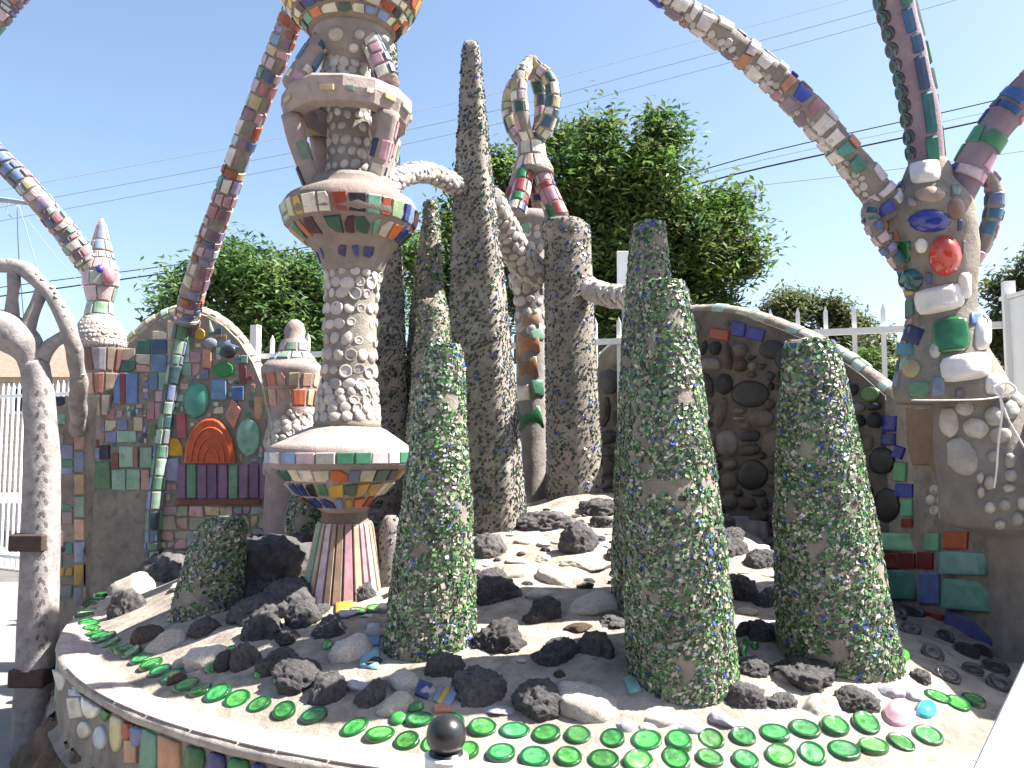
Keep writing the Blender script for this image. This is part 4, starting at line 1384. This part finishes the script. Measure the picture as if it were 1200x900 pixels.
mosaic_rows(bdo, body, 2, 13, 14, (0.04, 0.08), PALETTE, -PI * 1.5, -PI * 1.02, gap=0.012)
# arms
A1P = [(560, -150, 21, 3.1), (700, -70, 22, 3.2), (782, -2, 24, 3.3), (860, 52, 30, 3.4), (930, 112, 33, 3.45), (990, 178, 35, 3.5), (1046, 250, 40, YR)]
s1, o1 = arm(rt_, A1P, ['d8cfd0', '4f9a8c', 'c98a6a', 'd2c0c8', '2f45a8', 'e0d8d4', '3f8a80', 'b5808c', '3a4fb0', 'cfc4c8', '8a7a8c', 'e0d8d4'], (0.065, 0.1), 27, gap=0.016, skip=0.15)
shells_on(o1, s1, 0.5, s1.n - 2, 0.017, PI * 0.98, PI * 1.28, name='shell', kinds=SHELLS[:2])
A2P = [(1030, -60, 42, 3.3), (1048, 0, 42, 3.38), (1066, 70, 40, 3.45), (1078, 130, 40, 3.5), (1086, 196, 38, YR)]
s2 = tube_px(A2P, 5)
o2 = s2.build('arm', mat('mauve_cement', (0.26, 0.2, 0.24), 0.9, 6, 0.3, 0.5, 60, 0.2), rt_, 18, 0.05, 0.01)
for i in range(14):        # bottle bases down one edge, long bottle pieces down the other
    t = 0.6 + i * (s2.n - 2) / 14
    for ph in (PI * 1.05, PI * 0.95):
        put(BOTTLE_DK if ph > PI else disc_mesh('teal_bottle_base', [(1, -.5), (1, .1), (.85, .24), (.6, .2)], 16, TLG), 'bottle_base', o2, s2.pt(t, ph) - s2.nrm(t, ph) * .004, s2.nrm(t, ph), 0.034, tiltv=0.1)
for ph in (-PI * 0.12, -PI * 0.66):
    mosaic_rows(o2, s2, 0.3, s2.n - 1.2, 7, (0.05, 0.055), ['2f8a4a', '2a9a50', '3a7a4a', '9ab59a', '27803f'] if ph > -1 else ['2f6f78', '3a5f8a', '2f7a68', '3f5a80'], ph, ph + 0.5, gap=0.012, th=0.008, jit=0.05, dome=0.006)
s3, o3 = arm(rt_, [(1560, -190, 32, 3.1), (1400, -95, 33, 3.25), (1290, 10, 34, 3.35), (1225, 85, 36, 3.4), (1180, 132, 37, 3.45), (1148, 178, 36, 3.5), (1118, 236, 38, YR)], ['c79ab5', '6f93b8', '2f7a5a', 'b8708c', '3a5f9a', '3f8a68', 'c9b6c0', '2b4a8a'], (0.10, 0.15), 19, cem=mat('mauve_cement', (0, 0, 0)))
for pp in ([(1118, 210, 18, YR), (1155, 205, 18, YR), (1166, 232, 19, YR), (1158, 272, 18, YR), (1138, 312, 16, YR)], [(1046, 236, 16, YR), (1020, 244, 16, YR - .05), (1026, 270, 17, YR - .05), (1056, 312, 16, YR - .02)]):
    arm(rt_, pp, ['6f7fae', 'c79aa6', '3f6f8a', 'd2b8bd', '2f4a6a', '9a8fb5'], (0.05, 0.07), 9, name='handle', th=0.006)
# white cord tied round the tower
cord = thing('white_cord', 'thin white cord with a loose knot tied round the mosaic tower', 'cord', P(1178, 470, YR - .32))
yc = YR - 0.3
for nm, pp in (('strand', [(1068, 469, 1.6, yc), (1110, 469, 1.6, yc - .05), (1150, 468, 1.6, yc - .03), (1172, 465, 1.8, yc)]), ('tail', [(1172, 465, 2.6, yc), (1174, 485, 2.6, yc), (1170, 520, 2.4, yc), (1168, 550, 2.2, yc), (1165, 572, 2, yc)]), ('tail', [(1172, 465, 2.4, yc), (1181, 490, 2.2, yc), (1192, 510, 2.2, yc), (1204, 530, 2, yc)]), ('loop', [(1172, 465, 3, yc), (1164, 455, 3, yc), (1180, 448, 3, yc), (1190, 458, 3, yc), (1172, 466, 3, yc)])):
    tube_px(pp, 6).build(nm, STRAP, cord, 8, 0.05, 0.0)

# ------------------------------------------------------------------ cement wheel gate (left)
YG = 4.35
wg = thing('wheel_gate', 'grey cement gate frame shaped like a spoked wheel on a thick post', 'gate', P(45, 850, YG))
WCEM = mat('wheel_cement', (0.3, 0.275, 0.27), 0.9, 10, 0.3, 0.7, 40, 0.2, dirt=(0.16, 0.145, 0.15))


def gt(nm, pp, **k):
    return tube_px([(a, b, w, YG) for a, b, w in pp], 6, **k).build(nm, WCEM, wg, 18, 0.03, 0.012, 9)


rim = tube_px([(-75, 385, 17, YG), (-62, 350, 17, YG), (-40, 322, 17, YG), (-5, 312, 17, YG), (27, 315, 17, YG), (52, 336, 17, YG), (70, 362, 18, YG), (83, 394, 19, YG), (90, 430, 19, YG + .12), (92, 470, 19, YG + .3), (91, 505, 18, YG + .52)], 6)
rimo = rim.build('rim', WCEM, wg, 18, 0.03, 0.012, 9)
shells_on(rimo, rim, 16, 50, 0.012, -0.75, -0.35, name='shell', kinds=SHELLS, skip=0.55)
gt('spoke', [(16, 314, 14), (16, 340, 13), (14, 372, 18)])
gt('spoke', [(50, 338, 14), (42, 360, 14), (30, 388, 20)])
gt('spoke', [(82, 392, 15), (65, 400, 14), (48, 418, 22)])
gt('spoke', [(-25, 316, 14), (-22, 345, 13), (-15, 375, 18)])
gt('hub', [(-45, 405, 30), (-20, 388, 44), (0, 386, 48), (20, 396, 44), (36, 416, 34), (44, 445, 26)])
pst = tube_px([(40, 425, 28, YG), (46, 470, 30, YG), (49, 540, 35, YG), (48, 620, 37, YG), (45, 720, 39, YG), (42, 800, 41, YG), (38, 905, 43, YG)], 6, expo=3)
psto = pst.build('post', WCEM, wg, 28, 0.03, 0.005, 7)
psbv = bvh_of(psto)
STAMP = mat('stamped_leaf', (.12, .11, .115), 0.9, 20, 0.2, 0.3, 50)
for i in range(24):
    y = 460 + i * 13
    for x in (44 + (i % 2) * 3, 54 - (i % 2) * 3):
        stick(psto, psbv, oval(x, y + U(-3, 3), 4, 8, 20 if x < 50 else -20, 8), STAMP, 0.0012, 'leaf_stamp')
for py in (634, 790):
    c = P(44, py, YG)
    o = obj('iron_clamp', *box(c.x - .10, c.x + .085, c.y - .1, c.y + .1, c.z - .045, c.z + .045), RUST, wg, smooth=False)
    bevel(o, 0.008)

# ------------------------------------------------------------------ fences
def fence(label, a, b, spacing, zt, rails, pick, post_every, wp=0.022, posts=True, tip=0.16):
    t = thing('picket_fence', label, 'fence', (a[0], a[1], 0), 'white steel fences round the garden')
    A, B = Vector((a[0], a[1], 0)), Vector((b[0], b[1], 0))
    d = (B - A).normalized()
    L = (B - A).length
    nrm = Vector((-d.y, d.x, 0))
    ang_ = math.atan2(d.y, d.x)
    V, Fc = box(-wp / 2, wp / 2, -wp / 2, wp / 2, 0, zt - 0.05)
    V = V + [Vector((0, 0, zt))]
    Fc = [f for f in Fc if f != (4, 5, 7, 6)] + [(4, 5, 8), (5, 7, 8), (7, 6, 8), (6, 4, 8)]
    me = shared('picket', V, Fc, WHITEPAINT, False)
    Vp, Fp = box(-.035, .035, -.035, .035, 0, zt + 0.12)
    mp = shared('post', Vp, Fp, WHITEPAINT, False)
    Vr, Fr = box(0, L, -.02, .02, -.022, .022)
    mr = shared('rail', Vr, Fr, WHITEPAINT, False)
    for z in rails:
        link('rail', mr, None, t, Matrix.Translation(A + Vector((0, 0, z)) + nrm * 0.035) @ Matrix.Rotation(ang_, 4, 'Z'))
    n = int(L / spacing)
    for i in range(n + 1):
        p = A + d * (i * spacing)
        link('picket', me, None, t, Matrix.Translation(p + Vector((0, 0, 0.04))) @ Matrix.Rotation(ang_, 4, 'Z'))
    if posts:
        for i in range(int(L / post_every) + 1):
            p = A + d * min(L, i * post_every) + nrm * 0.10
            link('post', mp, None, t, Matrix.Translation(p) @ Matrix.Rotation(ang_, 4, 'Z'))
    return t


fence('white steel picket fence with pointed tips running behind the garden wall', (3.35, 5.45), (-2.6, 7.55), 0.19, 2.56, (2.4, 0.25), 0, 3.0, 0.03)
fence('white steel picket fence seen past the cement wheel gate', (-4.6, 9.6), (-9.0, 11.9), 0.115, 2.36, (2.22, 0.16), 0, 2.2, 0.024, posts=False)
bigp = thing('gate_post', 'thick white square steel post where the picket fence ends', 'post', (3.42, 5.3, 0))
o = obj('shaft', *box(3.30, 3.58, 5.14, 5.4, 0, 2.56), WHITEPAINT, bigp, smooth=False)
bevel(o, .01)
o = obj('cap', *box(3.285, 3.595, 5.125, 5.415, 2.56, 2.585), WHITEPAINT, bigp, smooth=False)

# ------------------------------------------------------------------ foreground post and board
pp_ = P(523, 861, 1.2)
bp = thing('barrier_post', 'black ball topped post wrapped with a white strap before the bed', 'post', (pp_.x, pp_.y, 0))
r_ = 23.5 * mpp(523, 861, 1.2)
ball = Sweep([(pp_ + Vector((0, 0, r_ * math.sin(a))), max(.0008, r_ * math.cos(a)), AX, AY) for a in [PI / 2 - i * PI / 16 for i in range(15)]])
ball.build('ball', RUBBER, bp, 32, 0.01, 0)
shf = Sweep([(Vector((pp_.x, pp_.y, pp_.z - r_ * 0.8)), r_ * 0.85, AX, AY), (Vector((pp_.x, pp_.y, pp_.z - r_ * 1.4)), r_ * 0.95, AX, AY), (Vector((pp_.x, pp_.y, 0.03)), r_ * 0.95, AX, AY)])
shf.build('shaft', RUBBER, bp, 24, 0.1, 0)
stp = Sweep([(Vector((pp_.x, pp_.y, pp_.z - r_ * (0.92 + 0.1 * i))), r_ * (1.0 + 0.09 * (i % 2) + .03), AX, AY) for i in range(7)])
stp.build('strap', STRAP, bp, 28, 0.004, 0.003, 60)
ft_ = Sweep([(Vector((pp_.x, pp_.y, .035)), .03, AX, AY), (Vector((pp_.x, pp_.y, .03)), .13, AX, AY), (Vector((pp_.x, pp_.y, 0.0)), .15, AX, AY)])
ft_.build('foot', RUBBER, bp, 28, 0.1, 0)

bd = thing('sign_board', 'bare white tilted board on a stand before the mosaic tower', 'board', (0.98, 1.15, 0))
c1, c2 = P(1203, 768, 1.3), P(1128, 925, 1.12)
e = (c2 - c1)
wd = Vector((0.5, 0.08, 0.02))
prism('panel', [c1, c1 + wd, c2 + wd, c2], e.cross(wd).normalized() * 0.02, WHITEPAINT, bd)
mid = (c1 + c2) / 2 + wd * 0.5
o = obj('stand', *box(mid.x - .02, mid.x + .02, mid.y - .02 + .03, mid.y + .02 + .03, 0, mid.z - 0.03), WHITEPAINT, bd, smooth=False)


# ------------------------------------------------------------------ trees
def tree(label, Y, blobs, clusters, per, leaf, base, cols, spread=0.16, seed=1, depth=0.7, name='leafy_tree', limbs=True):
    q = random.Random(seed)
    b0 = P(base[0], HY, Y)
    t = thing(name, label, 'tree', (b0.x, Y, 0))
    V, Fc, cl = [], [], []
    tot = sum(b[2] ** 2 for b in blobs)
    cents = []
    for bx_, by_, br in blobs:
        s = mpp(bx_, by_, Y)
        c = P(bx_, by_, Y) + Vector((0, q.uniform(-1, 1) * depth, 0))
        r = br * s * 0.95
        cents.append((c, r))
        for i in range(int(clusters * br * br / tot)):
            while True:
                d = Vector((q.uniform(-1, 1), q.uniform(-1, 1), q.uniform(-1, 1)))
                if 0.3 < d.length < 1:
                    break
            rr = r * (0.75 + 0.45 * noise.noise(d.normalized() * 2.2 + Vector((bx_ * .1, by_ * .1, seed))))
            cc_ = c + d * rr
            base_c = q.choice(cols)
            k = q.uniform(0.65, 1.5)
            dirn = Vector((q.gauss(0, 1), q.gauss(0, 1), q.gauss(-0.2, .5))).normalized()
            for j in range(per):
                p = cc_ + dirn * q.uniform(-1, 1) * spread * 1.5 + Vector((q.gauss(0, 1), q.gauss(0, 1), q.gauss(0, .7))) * spread * 0.55
                n = Vector((q.gauss(0, .6), q.gauss(0, .6), 1)).normalized()
                a = n.orthogonal().normalized()
                a = (Matrix.Rotation(q.uniform(0, 6.28), 3, n) @ a)
                b = n.cross(a)
                l, w = leaf * q.uniform(.7, 1.3), leaf * q.uniform(.28, .45)
                i0 = len(V)
                V += [p - a * l, p + b * w + n * w * .3, p + a * l, p - b * w + n * w * .3]
                Fc += [(i0, i0 + 1, i0 + 2), (i0, i0 + 2, i0 + 3)]
                v = k * q.uniform(.8, 1.2)
                cl += [(base_c[0] * v, base_c[1] * v, base_c[2] * v, 1)] * 2
    me = bpy.data.meshes.new('crown')
    me.from_pydata([tuple(v) for v in V], [], Fc)
    at = me.attributes.new('Col', 'FLOAT_COLOR', 'FACE')
    at.data.foreach_set('color', [x for c in cl for x in c])
    link('crown', me, LEAF, t)
    top = sum((c for c, r in cents), Vector()) / len(cents)
    tr = tube([Vector((b0.x, Y, 0)), Vector((b0.x + .1, Y, top.z * .4)), Vector((top.x, Y, top.z * .75)), top], [.22, .17, .13, .06], 5)
    tr.build('trunk', BARK, t, 12, 0.2, 0.03, 3)
    st = Vector((top.x, Y, top.z * .7))
    for c, r in cents:
        m_ = st.lerp(c, .5) + Vector((q.uniform(-.2, .2), q.uniform(-.2, .2), -.2))
        tube([st, m_, c, c + (c - st) * 0.02], [.09, .055, .03, .012], 4).build('limb', BARK, t, 7, 0.3, 0.01, 3)
    return t


C1 = [(.075, .14, .028), (.10, .17, .035), (.05, .105, .03), (.14, .19, .05), (.065, .13, .04), (.12, .14, .05)]
C2 = [(.07, .14, .04), (.105, .18, .05), (.05, .11, .035), (.14, .2, .065)]
C3 = [(.10, .12, .05), (.08, .11, .05), (.13, .14, .06), (.06, .09, .04)]
tree('big dense green tree rising behind the spires and the crown', 16, [(690, 215, 70), (620, 250, 70), (755, 225, 60), (800, 280, 70), (850, 250, 45), (720, 300, 90), (820, 340, 60), (640, 330, 80), (770, 170, 34), (665, 165, 34), (700, 160, 26), (560, 280, 60), (870, 300, 38), (740, 380, 70), (840, 370, 40), (580, 200, 30), (520, 330, 50)], 2500, 24, 0.09, (735, 0), C1, 0.26, 3)
tree('feathery bright green tree behind the scalloped mosaic wall', 14, [(215, 335, 42), (255, 315, 40), (300, 330, 50), (350, 325, 45), (330, 370, 55), (280, 380, 45), (225, 370, 30), (385, 360, 50), (370, 410, 40), (270, 300, 22), (440, 350, 50), (480, 300, 40)], 900, 26, 0.075, (345, 0), C2, 0.24, 5)
tree('pale olive tree beyond the fence past the garden wall scallop', 24, [(915, 365, 26), (940, 360, 28), (975, 370, 26), (1005, 385, 26), (1030, 400, 24), (960, 410, 30), (1000, 420, 30), (1040, 420, 24), (900, 390, 26)], 900, 20, 0.10, (980, 0), C3, 0.28, 8)
tree('sparse olive tree between the mosaic tower and the thick white post', 20, [(1175, 340, 28), (1205, 320, 40), (1180, 385, 34), (1210, 400, 50), (1160, 400, 22), (1240, 350, 50)], 700, 20, 0.09, (1210, 0), C3, 0.26, 9)
tree('low green shrub behind the back fence by the mosaic tower', 9.5, [(975, 425, 18), (1005, 430, 20), (1035, 440, 18), (945, 425, 16), (1060, 440, 16)], 260, 22, 0.04, (1000, 0), C1, 0.10, 12, 0.2, name='shrub')


# ------------------------------------------------------------------ houses
def house(label, x0, x1, y0, y1, zw, zr, wallm, roofm, wins, along='x'):
    t = thing('house', label, 'house', ((x0 + x1) / 2, (y0 + y1) / 2, 0), 'houses beyond the fence')
    obj('wall', *box(x0, x1, y0, y1, 0, zw), wallm, t, smooth=False)
    e = .35
    if along == 'x':
        ym = (y0 + y1) / 2
        V = [(x0 - e, y0 - e, zw - .1), (x1 + e, y0 - e, zw - .1), (x1 + e, ym, zr), (x0 - e, ym, zr), (x1 + e, y1 + e, zw - .1), (x0 - e, y1 + e, zw - .1)]
        Fc = [(0, 1, 2, 3), (3, 2, 4, 5), (0, 3, 5), (1, 4, 2)]
    else:
        xm = (x0 + x1) / 2
        V = [(x0 - e, y0 - e, zw - .1), (x1 + e, y0 - e, zw - .1), (xm, y0 - e, zr), (x0 - e, y1 + e, zw - .1), (x1 + e, y1 + e, zw - .1), (xm, y1 + e, zr)]
        Fc = [(0, 3, 5, 2), (1, 2, 5, 4), (0, 2, 1), (3, 4, 5)]
    obj('roof', V + [], Fc, roofm, t, smooth=False)
    for i in range(int(zw / 0.22)):
        z = .12 + i * .22
        obj('siding_board', *box(x0 - .015, x1 + .015, y0 - .03, y0 - .004, z, z + .2), wallm, t, smooth=False)
    for wx, wz, w, h in wins:
        wo = obj('window', *box(wx - w / 2, wx + w / 2, y0 - .07, y0 - .034, wz, wz + h), WHITEPAINT, t, smooth=False)
        obj('pane', *box(wx - w / 2 + .08, wx + w / 2 - .08, y0 - .078, y0 - .072, wz + .08, wz + h - .08), BLACKPL, wo, smooth=False)
    return t


GREYWALL = mat('grey_siding', (.16, .16, .165), 0.8, 3, 0.2, 0.2, 30)
PALEWALL = mat('pale_siding', (.6, .58, .55), 0.8, 3, 0.15, 0.2, 30)
TANWALL = mat('tan_stucco', (.5, .42, .33), 0.9, 3, 0.15, 0.4, 30)
SHING = mat('shingles', (.13, .125, .125), 0.9, 8, 0.4, 0.6, 20)
REDSH = mat('brown_shingles', (.25, .16, .12), 0.9, 8, 0.4, 0.6, 20)
house('grey boarded house behind the big tree and the straight column', 0.4, 4.0, 19, 25, 4.2, 6.0, GREYWALL, SHING, ((1.4, 1.2, .9, 1.2), (3.0, 1.2, .9, 1.2)), 'y')
house('pale boarded house with brown roof beyond the back fence', 8.2, 16, 19, 26, 2.9, 4.0, PALEWALL, REDSH, ((9.6, 1.1, 1.0, 1.1), (11.5, 1.1, 1.0, 1.1)))
house('tan stucco house seen through the openings of the wheel gate', -24, -14.6, 27, 35, 3.9, 5.3, TANWALL, REDSH, ((-16.2, 2.6, 1.0, .9), (-18.5, 1.1, 1.2, 1.4), (-21.5, 1.1, 1.2, 1.4)))
house('added unseen brown stucco house behind the camera, darkening the shaded sides', -9, 7, -10, -4.2, 3.6, 5.6, mat('brown_stucco', (.17, .13, .10), .9, 3, .2, .4, 30), SHING, ())  # added out of view to block sky light and deepen the shaded sides
sg = thing('street_sign', 'blank white sign on a thin pole between the column and the spire with bare top', 'sign', P(731, 520, 11.5))
sc1 = mpp(731, 318, 11.5)
c = P(731, 318, 11.5)
o = obj('plate', *box(c.x - 8 * sc1, c.x + 9 * sc1, 11.49, 11.51, c.z - 24 * sc1, c.z + 24 * sc1), WHITEPAINT, sg, smooth=False)
bevel(o, .006)
obj('pole', *box(c.x - .025, c.x + .025, 11.515, 11.56, 0, c.z + .2), WIRE_GREY, sg, smooth=False)

# ------------------------------------------------------------------ overhead wires
def wire(label, pts, rad, m):
    a = tube([P(x, y, d) for x, y, d in pts], [rad] * len(pts), 6)
    o = a.build('power_line', m, None, 6, 2.0, 0)
    tag(o, label, 'wire', 'overhead power lines')


wire('upper thin dark power line passing behind the mosaic tower arms', [(-200, 362, 40), (380, 287, 36), (700, 231, 33), (900, 178, 31), (1190, 112, 29), (1500, 30, 27)], .022, WIRE)
wire('thick dark power line just under the thin one behind the tower arms', [(-200, 375, 40), (350, 298, 36), (700, 243, 33), (900, 195, 31), (1190, 133, 29), (1500, 58, 27)], .034, WIRE)
wire('faint thin cable between the two dark power lines', [(700, 237, 33), (900, 186, 31), (1190, 124, 29), (1500, 45, 27)], .012, WIRE_GREY)
wire('faint lowest cable sagging below the dark power lines', [(500, 250, 36), (900, 216, 33), (1200, 177, 30), (1500, 130, 28)], .014, WIRE_GREY)
GRW = 'faint high wires crossing the upper sky'
for dy in (0, 20, 36):
    a = tube([P(x, y + dy, 60) for x, y in ((-200, 260), (480, 132), (800, 52), (1100, -30), (1400, -120))], [.03] * 5, 6)
    o = a.build('power_line', mat('wire_far', (.33, .38, .45), .6, 5, .1, 0), None, 6, 3.0, 0)
    tag(o, 'faint high wire crossing the upper sky above the big tree', 'wire', GRW)
dw = thing('hanging_cable', 'loose thin cables dangling from the left mosaic arm above the wheel gate', 'cable', P(22, 240, 7))
for nm, pp in (('strand', [(-40, 230, 7, 7), (0, 234, 7, 7), (32, 238, 5, 6.6)]), ('strand', [(20, 240, 1.2, 7), (22, 300, 1.2, 7), (30, 400, 1.2, 7)]), ('strand', [(22, 240, 1, 7), (40, 300, 1, 7), (55, 350, 1, 7)]), ('strand', [(30, 255, .8, 8), (65, 300, .8, 8), (105, 345, .8, 8)]), ('loop', [(10, 238, 1, 7), (8, 248, 1, 7), (14, 255, 1, 7)])):
    tube_px(pp, 5).build(nm, WIRE_GREY, dw, 6, .3, 0)
